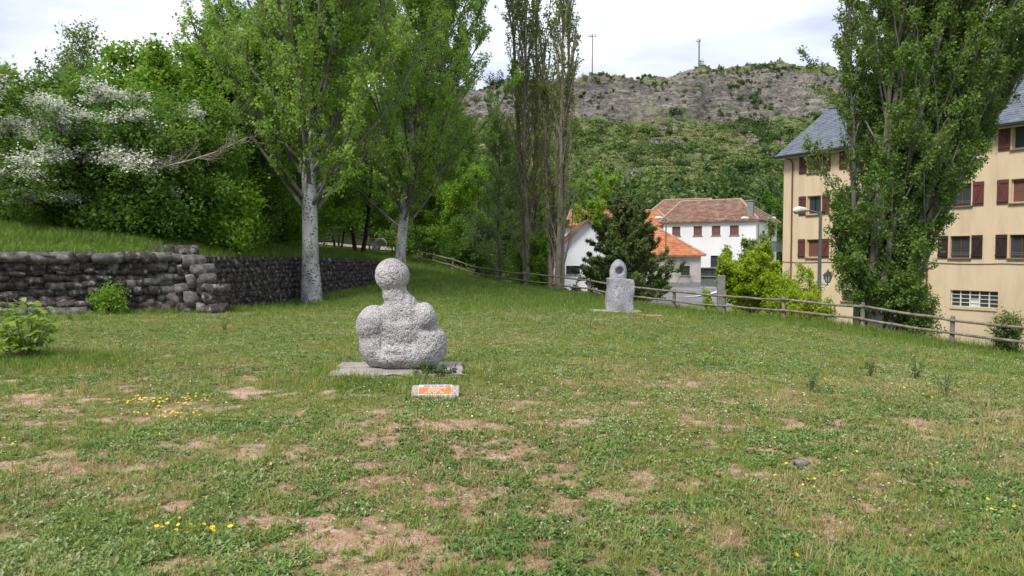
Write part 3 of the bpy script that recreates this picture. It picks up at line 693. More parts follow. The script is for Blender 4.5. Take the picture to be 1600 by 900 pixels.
# right stretch stones: seen edge-on and only a few pixels each
V8, Q8 = [], []; mi8 = []; nst = 0
base = np.array([v.co for v in SM_D[0].vertices]); bq = np.array([list(p.vertices) for p in SM_D[0].polygons])
for a, b_ in zip(B[:-1], B[1:]):
    d = b_ - a; ln = np.linalg.norm(d); d = d / ln; nn = np.array([d[1], -d[0]]); rzv = math.atan2(d[1], d[0]); cR, sR = math.cos(rzv), math.sin(rzv)
    zt = (np.interp(a[1], WALL_Y, WALL_T) + np.interp(b_[1], WALL_Y, WALL_T)) / 2
    zc = -.15
    while zc < zt - .04:
        hh = min(rw.uniform(.13, .2), zt - zc + .02); s = 0
        while s < ln:
            w = rw.uniform(.18, .42); q = base * np.array([w, .3, hh * 1.04]) * rw.uniform(.92, 1.06, (len(base), 3))
            q = np.stack([q[:, 0] * cR - q[:, 1] * sR, q[:, 0] * sR + q[:, 1] * cR, q[:, 2]], 1)
            pc = a + d * (s + w / 2) + nn * (-.07 + rw.normal(0, .02)); V8.append(q + np.array([pc[0], pc[1], zc + hh / 2]) - wloc); Q8.append(bq + nst * len(base)); nst += 1; s += w
        zc += hh
stuff(link('small_stones', mesh_np('small_stones', np.vstack(V8), np.vstack(Q8), [M['stone_dark']], smooth=True), wl))
# pale coping line low on the far stretch
cp = MB()
for a, b_ in zip(B[1:-1], B[2:]):
    cp.hexa([(a[0] + .10, a[1], .28), (b_[0] + .10, b_[1], .28), (b_[0] - .05, b_[1], .28), (a[0] - .05, a[1], .28), (a[0] + .10, a[1], .34), (b_[0] + .10, b_[1], .34), (b_[0] - .05, b_[1], .34), (a[0] - .05, a[1], .34)])
o = cp.build('stone_ledge', M['stone_dark'], wl); o.location = -Vector(wloc)

# ================================================================ rail fence
def rail_fence(name, label, pts, mat, hp=.95, rails=(.84, .46), r=.042, rp_=.065, group=None):
    f = thing(name, label, 'fence', pts[0], group=group); o0 = pts[0]
    tops = []
    for i, p in enumerate(pts):
        h = hp * rw.uniform(.96, 1.05); k = MB(); lean = rw.normal(0, .02, 2)
        k.tube([(0, 0, -.35), (lean[0] * .5, lean[1] * .5, h * .5), (lean[0], lean[1], h - .02), (lean[0], lean[1], h)], [rp_ * 1.05, rp_, rp_ * .95, rp_ * .8], 10)
        k.build('post', mat, f, smooth=False, loc=tuple(p - o0))
    for a, b_ in zip(pts[:-1], pts[1:]):
        d = b_ - a; n_ = np.array([d[1], -d[0], 0]) / np.linalg.norm(d[:2]); side = -n_ * (rp_ + r * .3)
        for hz in rails:
            j0, j1 = rw.normal(0, .012, 2); sag = rw.uniform(.0, .035)
            q = [a + side + d * t + np.array([0, 0, hz + j0 * (1 - t) + j1 * t - sag * math.sin(math.pi * t) + rw.normal(0, .006)]) for t in (-.03, .2, .4, .6, .8, 1.03)]
            k = MB(); k.tube(np.array(q) - o0, np.array([.9, 1, .95, 1.02, .94, .88]) * r, 8); k.build('rail', mat, f)
    return f
rail_fence('rail_fence', 'weathered round-wood post and two-rail fence along the far and right edge of the lawn', [np.array([p[0], p[1], float(H(p[0], p[1]))]) for p in FP[2:]], M['wood'])
f2 = [(430, 47, ), (480, 48.5), (530, 50.5), (578, 53), (618, 56), (650, 59), (672, 62)]
p2 = []
for px, Zq in f2:
    xq = (px - 800) / F * Zq; p2.append(np.array([xq, Zq, float(local_z(np.array([xq]), np.array([Zq]))[0])]))
rail_fence('rail_fence', 'dark far wooden rail fence crossing behind the bent stone sculpture', p2, M['wood_dark'], 1.15, (1.02, .55), .05, .07)
# pale path behind that fence
pp = MB(); q_ = [(-22, 50), (-15, 54), (-11, 57), (-7.5, 61), (-5, 66), (-3, 74)]
for a, b_ in zip(q_[:-1], q_[1:]):
    for t in range(5):
        A_ = np.array(a) + (np.array(b_) - a) * t / 5; B_ = np.array(a) + (np.array(b_) - a) * (t + 1) / 5; dd_ = (B_ - A_) / np.linalg.norm(B_ - A_); nn = np.array([-dd_[1], dd_[0]]) * 1.3
        c4 = [A_ - nn, B_ - nn, B_ + nn, A_ + nn]; pp.quad(*[(c[0], c[1], float(np.maximum(local_z(np.array([c[0]]), np.array([c[1]]))[0], 0)) + .06) for c in c4])
M['path'] = noisy('pale_gravel_path', [(.3, (.36, .31, .23)), (.7, (.50, .45, .36))], 2, .95, 40, .3, .01)
struct(pp.build('footpath', M['path']))

# ================================================================ sculptures
def blob(name, parts, mat, parent, voxel, smooth_it, loc, after=None):
    """parts: ellipsoids (centre, radii, tilt about y) joined, voxel-remeshed and smoothed into one stone"""
    bm = bmesh.new()
    for (c, r, ty) in parts:
        mtx = Matrix.Translation(c) @ Matrix.Rotation(ty, 4, 'Y') @ Matrix.Diagonal((*r, 1))
        bmesh.ops.create_icosphere(bm, subdivisions=4, radius=1, matrix=mtx)
    me = bpy.data.meshes.new(name); bm.to_mesh(me); bm.free(); t = bpy.data.objects.new(name, me); COL.objects.link(t)
    m = t.modifiers.new('r', 'REMESH'); m.mode = 'VOXEL'; m.voxel_size = voxel
    m = t.modifiers.new('s', 'SMOOTH'); m.iterations = smooth_it; m.factor = .6
    dg = bpy.context.evaluated_depsgraph_get(); nm = bpy.data.meshes.new_from_object(t.evaluated_get(dg)); bpy.data.objects.remove(t)
    n = len(nm.vertices); co = np.zeros(n * 3, np.float32); nm.vertices.foreach_get('co', co); co = co.reshape(-1, 3).astype(float)
    no = np.zeros(n * 3, np.float32); nm.vertices.foreach_get('normal', no); no = no.reshape(-1, 3)
    if after: co = after(co, no)
    nm.vertices.foreach_set('co', co.astype(np.float32).ravel()); nm.update()
    nm.polygons.foreach_set('use_smooth', np.ones(len(nm.polygons), bool)); nm.materials.clear(); nm.materials.append(mat); nm.name = name
    return link(name, nm, parent, loc)
def dent(co, no, c, r, d):
    q = (co - np.array(c)) / np.array(r); return co - no * (d * np.exp(-(q ** 2).sum(1)))[:, None]
z1 = float(HL(ST1[0], 10.1))
sc1 = thing('figure_sculpture', 'pitted pale granite sculpture of a seated figure with a ball head, on its concrete slab', 'sculpture', (ST1[0], 10.1, z1 + .045))
def af1(co, no):
    co = dent(co, no, (-.08, -.30, .22), (.13, .15, .035), .035); co = dent(co, no, (.20, -.22, .58), (.06, .3, .24), .022)
    co = dent(co, no, (-.24, -.27, .36), (.035, .25, .16), .035); co = dent(co, no, (.39, -.1, .55), (.14, .4, .04), .045)
    co = dent(co, no, (.03, -.33, .67), (.12, .1, .025), .02); co = dent(co, no, (.06, -.2, 1.02), (.03, .3, .12), .02)
    co = co + no * ((fbm(co[:, 0] * 4, co[:, 1] * 4, co[:, 2] * 4, seed=5) - .5) * .022)[:, None]
    f = fbm(co[:, 0] * 50, co[:, 1] * 50, co[:, 2] * 50, seed=7, o=2); return co + no * ((np.minimum(f, .5) - .5) * .06)[:, None]
blob('figure', [((-.13, 0, 1.275), (.238, .235, .24), 0), ((-.10, 0, 1.03), (.172, .17, .2), 0), ((-.05, 0, .92), (.19, .18, .2), 0), ((.03, 0, .88), (.2, .17, .16), .4), ((-.27, .0, .50), (.26, .22, .30), 0), ((.2, .02, .6), (.26, .22, .3), 0), ((-.03, 0, .74), (.30, .24, .24), 0), ((0, 0, .5), (.40, .28, .38), 0), ((.06, .02, .80), (.20, .19, .18), .4),
    ((-.385, -.02, .60), (.245, .25, .275), .15), ((-.33, .02, .34), (.27, .26, .34), .12), ((.325, -.02, .70), (.155, .2, .215), -.22), ((.33, .02, .33), (.29, .27, .33), -.12), ((.40, .02, .28), (.22, .23, .24), 0), ((0, 0, .24), (.46, .28, .30), 0),
    ((.08, -.10, .56), (.21, .17, .20), 0), ((-.08, -.14, .2), (.28, .16, .18), 0), ((.26, -.14, .22), (.22, .16, .2), 0)], M['granite'], sc1, .015, 12, (0, 0, 0), af1)
def slab(name, label, cat, cx, cy, w, dpt, z0, z1, rz, mat, seed, jag=.03, parent=None, bev=.012):
    rgx = np.random.default_rng(seed); bm = bmesh.new(); bmesh.ops.create_cube(bm, size=1, matrix=Matrix.Diagonal((w, dpt, z1 - z0, 1))); bmesh.ops.subdivide_edges(bm, edges=bm.edges[:], cuts=7, use_grid_fill=True)
    for v in bm.verts: v.co += Vector((rgx.normal(0, jag * .35), rgx.normal(0, jag * .35), rgx.normal(0, jag * .12)))
    me = bpy.data.meshes.new(name); bm.to_mesh(me); bm.free(); me.materials.append(mat)
    o = link(name, me, parent, (cx, cy, (z0 + z1) / 2), (0, 0, rz)); b = o.modifiers.new('bevel', 'BEVEL'); b.width = bev; b.segments = 2
    if label: tag(o, label, cat)
    return o
slab('concrete_slab', 'low cracked concrete slab under the seated granite figure', 'slab', ST1[0] - .04, 10.03, 1.72, 1.16, z1 - .12, z1 + .05, .06, M['slab'], 4, .05)
# plaque stone
pc = at(680, 620, 8.28); pc = np.array([pc[0], 8.28, float(HL(pc[0], 8.28)) - .03]); pq = thing('plaque', 'small stone block with an orange name plate, on the grass in front of the slab', 'plaque', pc, rz=.02)
k = MB(); k.hexa([(-.27, -.09, -.05), (.27, -.09, -.05), (.27, .11, -.05), (-.27, .11, -.05), (-.27, -.07, .055), (.27, -.07, .055), (.27, .11, .145), (-.27, .11, .145)]); k.build('stone_block', M['slab'], pq, bevel=.012)
sl = lambda x, v, h: (x, -.07 + v * .18 - .004 * 0 - h * .447, .055 + v * .09 + h * .894)
def plate(mb, x0, x1, v0, v1, h0, h1): mb.hexa([sl(x0, v0, h0), sl(x1, v0, h0), sl(x1, v1, h0), sl(x0, v1, h0), sl(x0, v0, h1), sl(x1, v0, h1), sl(x1, v1, h1), sl(x0, v1, h1)])
k = MB(); plate(k, -.19, .19, .04, .97, -.01, .004); pl = k.build('plate', M['white_plate'], pq)
k = MB(); plate(k, -.185, .185, .10, .72, .0045, .008); k.build('orange_panel', M['orange_plate'], pl)
k = MB()
for (x0, x1) in [(-.14, -.06), (-.05, .02), (.03, .09), (.10, .17)]: plate(k, x0, x1, .78, .90, .0045, .0075)
k.build('heading_print', M['blue_print'], pl)
k = MB()
for v, segs in ((.60, [(-.075, -.03), (-.022, .02), (.03, .085), (.09, .12)]), (.46, [(-.08, -.055), (-.045, .0), (.01, .05)]), (.33, [(-.09, -.05), (-.042, -.01), (.0, .045), (.052, .07)]), (.19, [(-.12, -.09), (-.08, -.05), (-.02, .02), (.06, .10)])):
    for x0, x1 in segs: plate(k, x0, x1, v, v + .055, .0085, .0095)
k.build('text_lines', M['pale_print'], pl)
# second sculpture
z2 = float(HL(ST2[0], ST2[1])); s2 = thing('egg_sculpture', 'grey stone sculpture of a hollowed egg shape on an upright block, near the far fence', 'sculpture', (ST2[0], ST2[1], z2 + .08))
def af2(co, no):
    co = co + no * ((fbm(co[:, 0] * 5, co[:, 1] * 5, co[:, 2] * 5, seed=15) - .5) * .07)[:, None]
    co = dent(co, no, (.05, -.4, .55), (.10, .3, .3), .03); return dent(co, no, (-.1, -.4, .72), (.12, .2, .03), .03)
slab_o = slab('pedestal', None, None, 0, 0, .82, .6, 0, 1.04, 0, M['limestone'], 9, .035, s2, .03)
me_ = slab_o.data
sb_ = slab_o.modifiers.new('sub', 'SUBSURF'); sb_.levels = 1; sb_.render_levels = 1
for p in me_.polygons: p.use_smooth = True
for v in me_.vertices:
    f = (v.co.z / 1.04 + .5); v.co.x *= 1.06 - .10 * f; v.co.z -= .13 * max(0, v.co.x) * f; v.co.x += .025 * math.sin(v.co.z * 6) ; v.co.y += .03 * math.sin(v.co.x * 9 + v.co.z * 4)
def af3(co, no):
    r = np.hypot(co[:, 0] - .03, (co[:, 2] - .26)); co = co.copy(); front = co[:, 1] < 0
    co[:, 1] += np.where(front, .26 * np.exp(-(r / .115) ** 4), 0); return co + no * ((fbm(co[:, 0] * 8, co[:, 1] * 8, co[:, 2] * 8, seed=25) - .5) * .02)[:, None]
blob('hollowed_egg', [((0, 0, .2), (.28, .2, .42), 0), ((0, 0, .05), (.27, .2, .2), 0), ((0, 0, .44), (.16, .14, .20), 0)], M['limestone'], s2, .018, 4, (-.05, 0, 1.0), af3)
slab('stone_slab', 'thin grey slab under the hollowed egg sculpture', 'slab', ST2[0] - .16, ST2[1] - .1, 1.55, .95, z2 - .1, z2 + .09, 0, M['slab'], 14, .03)
rx_ = at(1018, 501, 21.4); slab('flat_stone', 'reddish flat stone lying in the grass right of the egg sculpture', 'stone', rx_[0], 21.4, .5, .5, float(HL(rx_[0], 21.4)) - .02, float(HL(rx_[0], 21.4)) + .07, .3, M['pink_stone'], 31, .05)
g_ = ground_at(1253, 725); gz = float(HL(g_[0], g_[1]))
k = MB(); rk_ = np.array([v.co for v in SM_D[2].vertices]); k.add(rk_ * [.12, .08, .045], np.array([list(p.vertices) for p in SM_D[2].polygons])); o = k.build('field_stone', M['metal_dark'], None, True, loc=(g_[0], g_[1], gz + .02)); o.rotation_euler = (0, .2, .5); o.data.materials[0] = M['stone_grey']
tag(o, 'small dark blue-grey stone lying alone in the grass, right foreground', 'stone')
# third sculpture: a bent arch
c3 = at(592, 401, 50); z3 = float(local_z(np.array([c3[0]]), np.array([50.]))[0]); s3_ = thing('bent_sculpture', 'pale stone sculpture bent over like a hook, far off by the dark-trunked tree', 'sculpture', (c3[0], 50, z3))
k = MB(); pth = np.array([(-.38, 0, -.1), (-.34, 0, .35), (-.26, 0, .75), (-.12, 0, 1.03), (.12, 0, 1.16), (.38, 0, 1.06), (.5, 0, .88), (.5, .05, .72)]); k.tube(pth, [.22, .19, .17, .17, .165, .14, .11, .07], 14)
o = k.build('arch', M['granite'], s3_, True); m_s = o.modifiers.new('sub', 'SUBSURF'); m_s.levels = 1; m_s.render_levels = 1
k = MB(); k.tube(np.array([(-.18, .05, -.1), (-.08, .05, .3), (.02, .05, .62), (.16, .05, .8)]), [.16, .12, .1, .09], 12); k.build('inner_rib', M['limestone'], s3_, True)

# ================================================================ buildings
class Frame:
    """a: along the front to the right, b: into the building, z: up; stored relative to the building's origin"""
    def __init__(s, O, d): s.O = np.array(O, float); s.d = np.array(d, float) / np.linalg.norm(d); s.n = np.array([-s.d[1], s.d[0]])
    def __call__(s, a, b, z): p = s.d * a + s.n * b; return (p[0], p[1], z)
def holes_wall(mb, fr, a0, a1, z0, z1, holes, depth=.22):
    A = sorted({a0, a1, *[h[0] for h in holes], *[h[1] for h in holes]}); Z = sorted({z0, z1, *[h[2] for h in holes], *[h[3] for h in holes]})
    for i in range(len(A) - 1):
        for j in range(len(Z) - 1):
            ca, cz = (A[i] + A[i + 1]) / 2, (Z[j] + Z[j + 1]) / 2
            if any(h[0] < ca < h[1] and h[2] < cz < h[3] for h in holes): continue
            mb.quad(fr(A[i], 0, Z[j]), fr(A[i + 1], 0, Z[j]), fr(A[i + 1], 0, Z[j + 1]), fr(A[i], 0, Z[j + 1]))
    for h in holes:
        p = [(h[0], h[2]), (h[1], h[2]), (h[1], h[3]), (h[0], h[3])]
        for q in range(4):
            (xa, za), (xb, zb) = p[q], p[(q + 1) % 4]
            mb.quad(fr(xa, 0, za), fr(xb, 0, zb), fr(xb, depth, zb), fr(xa, depth, za))
def roof_tiles(mb, e0, e1, r0, r1, tw, th, rng, t=.03, lift=.035, jit=.006):
    """tiles over the quad eave-left, eave-right, ridge-left, ridge-right"""
    e0, e1, r0, r1 = map(lambda q: np.array(q, float), (e0, e1, r0, r1)); nrm = np.cross(e1 - e0, r0 - e0 if np.linalg.norm(r0 - e0) > 0 else r1 - e0); nrm /= np.linalg.norm(nrm)
    if nrm[2] < 0: nrm = -nrm
    sl_ = np.linalg.norm((r0 + r1) / 2 - (e0 + e1) / 2); nr = max(2, int(sl_ / th))
    for j in range(nr):
        v0 = j / nr; v1 = min(1, (j + 1.08) / nr); La = e0 + (r0 - e0) * v0; Lb = e1 + (r1 - e1) * v0; Ua = e0 + (r0 - e0) * v1; Ub = e1 + (r1 - e1) * v1
        wd = np.linalg.norm(Lb - La); n = max(1, int(wd / tw)); off = (.5 if j % 2 else 0)
        ax = (Lb - La) / (wd + 1e-9); edges = np.clip((np.arange(n + 2) - off) * tw, 0, wd)
        up = (Ua - La) + 0; wu = np.linalg.norm(Ub - Ua)
        for i in range(n + 1):
            x0, x1 = edges[i], edges[i + 1]
            if x1 - x0 < .04: continue
            g = min(.006, (x1 - x0) * .1); a_ = La + ax * (x0 + g); b_ = La + ax * (x1 - g)
            # follow the sloping sides
            def upp(p, x):
                f = x / wd; return Ua + (Ub - Ua) * f if wu < wd * .999 or True else p + up
            # straight up the slope, clipped inside the quad
            su = (r0 - e0) - ax * np.dot(r0 - e0, ax); su = su / nr * 1.08 if np.linalg.norm(su) > 1e-6 else up
            c_ = b_ + su; d_ = a_ + su
            lo = np.dot(Ua - La, ax) ; hi = np.dot(Ub - La, ax)
            xc = min(max(x1 - g, lo), hi); xd = min(max(x0 + g, lo), hi); c_ = La + ax * xc + su; d_ = La + ax * xd + su
            h = lift + rng.normal(0, jit)
            top = [a_ + nrm * h, b_ + nrm * h, c_ + nrm * .012, d_ + nrm * .012]; bot = [a_ + nrm * (h - t), b_ + nrm * (h - t), c_ - nrm * .01, d_ - nrm * .01]
            mb.add(bot + top, [(4, 5, 6, 7), (0, 1, 5, 4), (1, 2, 6, 5), (3, 0, 4, 7)])
rb = np.random.default_rng(23)

# ---- ochre apartment house
OY = np.array([18.4, 50.1]); fr = Frame(OY, (.498, -.867)); ya = thing('apartment_house', 'ochre apartment house with blue-grey slate roof and oxblood shutters on the right', 'building', (OY[0], OY[1], 0))
LY = 24.0; DY = 10.0; ZE = 8.62; ZR = 12.05
rows = [(7.03, 8.27), (4.3, 5.5), (1.5, 2.68)]; cols = [2.45, 5.45, 8.6, 11.75, 14.75, 17.8, 20.8]
holes = []
for zz_ in rows:
    for c in cols: holes.append((c - .52, c + .52, zz_[0], zz_[1]))
bars = (11.3, 13.75, -1.28, -.25); holes += [bars, (4.6, 5.9, -1.22, -.52), (1.6, 2.9, -1.22, -.52), (17.2, 18.8, -1.28, -.3)]
w_ = MB(); holes_wall(w_, fr, 0, LY, -5, ZE, holes)
w_.quad(fr(0, 0, -5), fr(0, DY, -5), fr(0, DY, ZE), fr(0, 0, ZE)); w_.tri(fr(0, 0, ZE), fr(0, DY, ZE), fr(0, DY / 2, ZR - .12))
w_.quad(fr(LY, 0, -5), fr(LY, DY, -5), fr(LY, DY, ZE), fr(LY, 0, ZE)); w_.tri(fr(LY, 0, ZE), fr(LY, DY, ZE), fr(LY, DY / 2, ZR - .12)); w_.quad(fr(0, DY, -5), fr(LY, DY, -5), fr(LY, DY, ZE), fr(0, DY, ZE))
w_.build('wall', M['render_ochre'], ya)
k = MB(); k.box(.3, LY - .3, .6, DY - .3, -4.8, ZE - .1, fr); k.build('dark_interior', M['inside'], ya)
# roof
sl_y = (ZR - ZE) / (DY / 2); ov = .55; fe = lambda a, b: fr(a, b, ZE + sl_y * (b if b <= DY / 2 else DY - b))
k = MB(); t_ = .14
for (b0, b1) in ((-ov, DY / 2), (DY + ov, DY / 2)):
    c = [np.array(fe(-.35, b0)), np.array(fe(LY + .35, b0)), np.array(fe(LY + .35, b1)), np.array(fe(-.35, b1))]; k.hexa([q - [0, 0, t_] for q in c] + c)
rfy = k.build('roof', M['trim_ochre'], ya)
k = MB(); roof_tiles(k, fe(-.4, -ov - .04), fe(LY + .4, -ov - .04), fe(-.4, DY / 2), fe(LY + .4, DY / 2), .34, .27, rb, .02, .028, .004); stuff(k.build('slates', M['slate'], rfy))
k = MB(); roof_tiles(k, fe(LY + .4, DY + ov + .04), fe(-.4, DY + ov + .04), fe(LY + .4, DY / 2), fe(-.4, DY / 2), .6, .5, rb, .02, .028, .004); stuff(k.build('slates', M['slate'], rfy))
k = MB(); k.box(-.4, LY + .4, DY / 2 - .12, DY / 2 + .12, ZR, ZR + .07, fr); k.build('ridge_cap', M['metal_grey'], rfy)
k = MB(); k.box(-.36, LY + .36, -ov - .16, -ov - .045, ZE - .46, ZE - .33, fr); k.build('gutter', M['metal_dark'], rfy)
k = MB(); k.box(-.3, LY + .3, -ov + .02, -.01, ZE - .50, ZE - .45, fr); k.build('soffit', M['white_paint'], rfy)
ch = MB(); ch.box(.7, 1.5, DY / 2 + .2, DY / 2 + .9, ZR - .6, ZR + .05, fr); chn = ch.build('chimney', M['metal_grey'], rfy)
k = MB()
for a_ in (.72, 1.06, 1.4):
    for b_ in (.24, .76): k = MB(); k.box(a_, a_ + .09, DY / 2 + b_, DY / 2 + b_ + .1, ZR + .05, ZR + .42, fr); k.build('chimney_strut', M['metal_dark'], chn)
k = MB(); A_ = [fr(.6, DY / 2 + .1, ZR + .42), fr(1.6, DY / 2 + .1, ZR + .42), fr(1.6, DY / 2 + 1, ZR + .42), fr(.6, DY / 2 + 1, ZR + .42)]; B_ = [fr(.95, DY / 2 + .45, ZR + .70), fr(1.25, DY / 2 + .45, ZR + .70), fr(1.25, DY / 2 + .65, ZR + .70), fr(.95, DY / 2 + .65, ZR + .70)]; k.hexa(A_ + B_); k.build('chimney_cowl', M['metal_grey'], chn)
def win(cx, z0, z1, style, hw=.52):
    """one window as a part: frame, sill, glass or blind, shutters are its sub-parts"""
    k = MB(); f_ = .05
    for q in ((cx - hw + .002, cx - hw + f_, z0, z1), (cx + hw - f_, cx + hw - .002, z0, z1)): k.box(q[0], q[1], .12, .18, q[2], q[3], fr)
    k.box(cx - hw + f_, cx + hw - f_, .12, .18, z1 - f_, z1 - .002, fr); k.box(cx - hw + f_, cx + hw - f_, .12, .18, z0, z0 + f_, fr)
    if style == 'glass': k.box(cx - .03, cx + .03, .12, .18, z0 + f_, z1 - f_, fr)
    w = k.build('window', M['frame_wood'] if style == 'glass' else M['trim_ochre'], ya)
    k = MB(); k.box(cx - hw - .10, cx + hw + .10, -.10, .12, z0 - .075, z0 - .003, fr); k.build('sill', M['sill'], w)
    k = MB()   # slim rendered surround, 2 cm proud
    k.box(cx - hw - .09, cx - hw - .001, -.02, .05, z0, z1 + .08, fr); k.box(cx + hw + .001, cx + hw + .09, -.02, .05, z0, z1 + .08, fr); k.box(cx - hw, cx + hw, -.02, .05, z1 + .001, z1 + .08, fr); k.build('surround', M['trim_ochre'], w)
    if style == 'blind':
        k = MB(); zq = z0 + f_
        while zq < z1 - f_ - .02: k.box(cx - hw + f_, cx + hw - f_, .15, .165, zq, min(zq + .052, z1 - f_), fr); zq += .058
        k.build('roller_blind', M['blind'], w)
        k = MB(); k.box(cx - hw + f_, cx + hw - f_, .10, .16, z1 - .16, z1 - f_ - .002, fr); k.build('blind_box', M['shutter_red'], w)
    else:
        for sx in (-1, 1):
            k = MB(); xa, xb = sorted((cx + sx * .03, cx + sx * (hw - f_))); k.box(xa, xb, .155, .163, z0 + f_, z1 - f_, fr); k.build('pane', M['glass'], w)
        if style == 'glass':
            k = MB(); xs_ = np.linspace(cx - hw + .07, cx + hw - .07, 15); dz = [.0, .03]
            for i in range(14):
                if 5 < i < 9: continue
                k.quad(fr(xs_[i], .20 + dz[i % 2], z0 + .1), fr(xs_[i + 1], .20 + dz[(i + 1) % 2], z0 + .1), fr(xs_[i + 1], .20 + dz[(i + 1) % 2], z1 - .08), fr(xs_[i], .20 + dz[i % 2], z1 - .08))
            k.build('curtain', M['curtain'], w)
            k = MB()
            for zq in (z0 + .16, z0 + .26): k.tube([fr(cx - hw, .03, zq), fr(cx + hw, .03, zq)], .012, 6)
            k.build('guard_rail', M['metal_grey'], w)
    return w
def shutter(w, x0, x1, z0, z1, mt, mirror):
    k = MB(); n = 5; dx = (x1 - x0) / n
    for i in range(n): k.box(x0 + i * dx + .004, x0 + (i + 1) * dx - .004, -.055, -.03, z0, z1, fr)
    k.box(x0 + .004, x1 - .004, -.085, -.056, z0 + .10, z0 + .19, fr); k.box(x0 + .004, x1 - .004, -.085, -.056, z1 - .19, z1 - .10, fr)
    a, b_ = (x0 + .03, x1 - .12) if mirror else (x1 - .12, x0 + .03)
    c = [fr(a, -.083, z0 + .19), fr(a + .09, -.083, z0 + .19), fr(a + .09, -.056, z0 + .19), fr(a, -.056, z0 + .19), fr(b_, -.083, z1 - .19), fr(b_ + .09, -.083, z1 - .19), fr(b_ + .09, -.056, z1 - .19), fr(b_, -.056, z1 - .19)]
    k.hexa(c); k.build('shutter', mt, w)
sty = {(0, 0): 'blind', (1, 0): 'half', (2, 0): 'blind', (2, 3): 'glass', (2, 4): 'glass', (1, 4): 'blind', (0, 4): 'half', (0, 5): 'blind', (1, 5): 'glass'}
for ri, (za, zb) in enumerate(rows):
    for ci, c in enumerate(cols):
        w = win(c, za, zb, sty.get((ri, ci), ['blind', 'glass', 'half'][(ri + ci) % 3])); dark = ri == 2 and ci >= 3; mt = M['shutter_dark'] if dark else M['shutter_red']
        shutter(w, c - .52 - .66, c - .52 - .10, za - .02, zb + .03, mt, False); shutter(w, c + .52 + .10, c + .52 + .66, za - .02, zb + .03, mt, True)
# barred basement window, panes one by one
k = MB(); a0, a1, z0, z1 = bars; nc, nr = 5, 4; zb0 = z0 + .14
for i in range(nc + 1): xx = a0 + (a1 - a0) * i / nc; k.box(max(a0 + .002, xx - .03), min(a1 - .002, xx + .03), .12, .19, zb0, z1 - .002, fr)
for j in range(nr + 1):
    zq = zb0 + (z1 - zb0 - .04) * j / nr
    for i in range(nc): k.box(a0 + (a1 - a0) * i / nc + .031, a0 + (a1 - a0) * (i + 1) / nc - .031, .125, .185, zq, zq + .035, fr)
gw = k.build('barred_window', M['white_paint'], ya)
for i in range(nc):
    for j in range(nr):
        zq = zb0 + (z1 - zb0 - .04) * j / nr; k = MB(); k.box(a0 + (a1 - a0) * i / nc + .031, a0 + (a1 - a0) * (i + 1) / nc - .031, .16, .168, zq + .036, zq + (z1 - zb0 - .04) / nr - .001, fr)
        k.build('pane', M['curtain'] if (i == 2 and j < 2) else M['glass'], gw)
k = MB(); k.box(a0, a1, -.06, .12, z0, z0 + .13, fr); k.build('sill', M['trim_ochre'], gw)
for (q0, q1, q2, q3) in holes[-3:]:
    k = MB(); k.box(q0 + .002, q1 - .002, .12, .17, q2, q2 + .05, fr); k.box(q0 + .002, q1 - .002, .12, .17, q3 - .05, q3 - .002, fr); k.box(q0 + .002, q0 + .05, .12, .17, q2 + .05, q3 - .05, fr); k.box(q1 - .05, q1 - .002, .12, .17, q2 + .05, q3 - .05, fr)
    w = k.build('basement_window', M['sill'], ya); k = MB(); k.box(q0 + .05, q1 - .05, .15, .16, q2 + .05, q3 - .05, fr); k.build('pane', M['glass'], w); k = MB(); k.box(q0 - .08, q1 + .08, -.08, .12, q2 - .08, q2 - .003, fr); k.build('sill', M['sill'], w)
for a_ in (.75, 10.0, 19.4):
    k = MB(); k.tube([fr(a_ - .35, -.45, ZE - .42), fr(a_ - .1, -.12, ZE - .62), fr(a_, -.07, ZE - .9), fr(a_, -.07, 3), fr(a_, -.07, -4.6)], .05, 8); k.build('downpipe', M['rust_pipe'], ya)
k = MB(); pts = []
for i in range(60): a_ = LY * i / 59; pts.append(fr(a_, -.03, 1.22 - .05 * abs(math.sin(a_ * .9)) + rb.normal(0, .006)))
k.tube(pts, .016, 5); k.build('cable', M['cable'], ya)
k = MB(); k.box(LY * 0 + .0, LY, -.012, -.002, -5, -3.3, fr); k.build('plinth', M['grey_render'], ya)

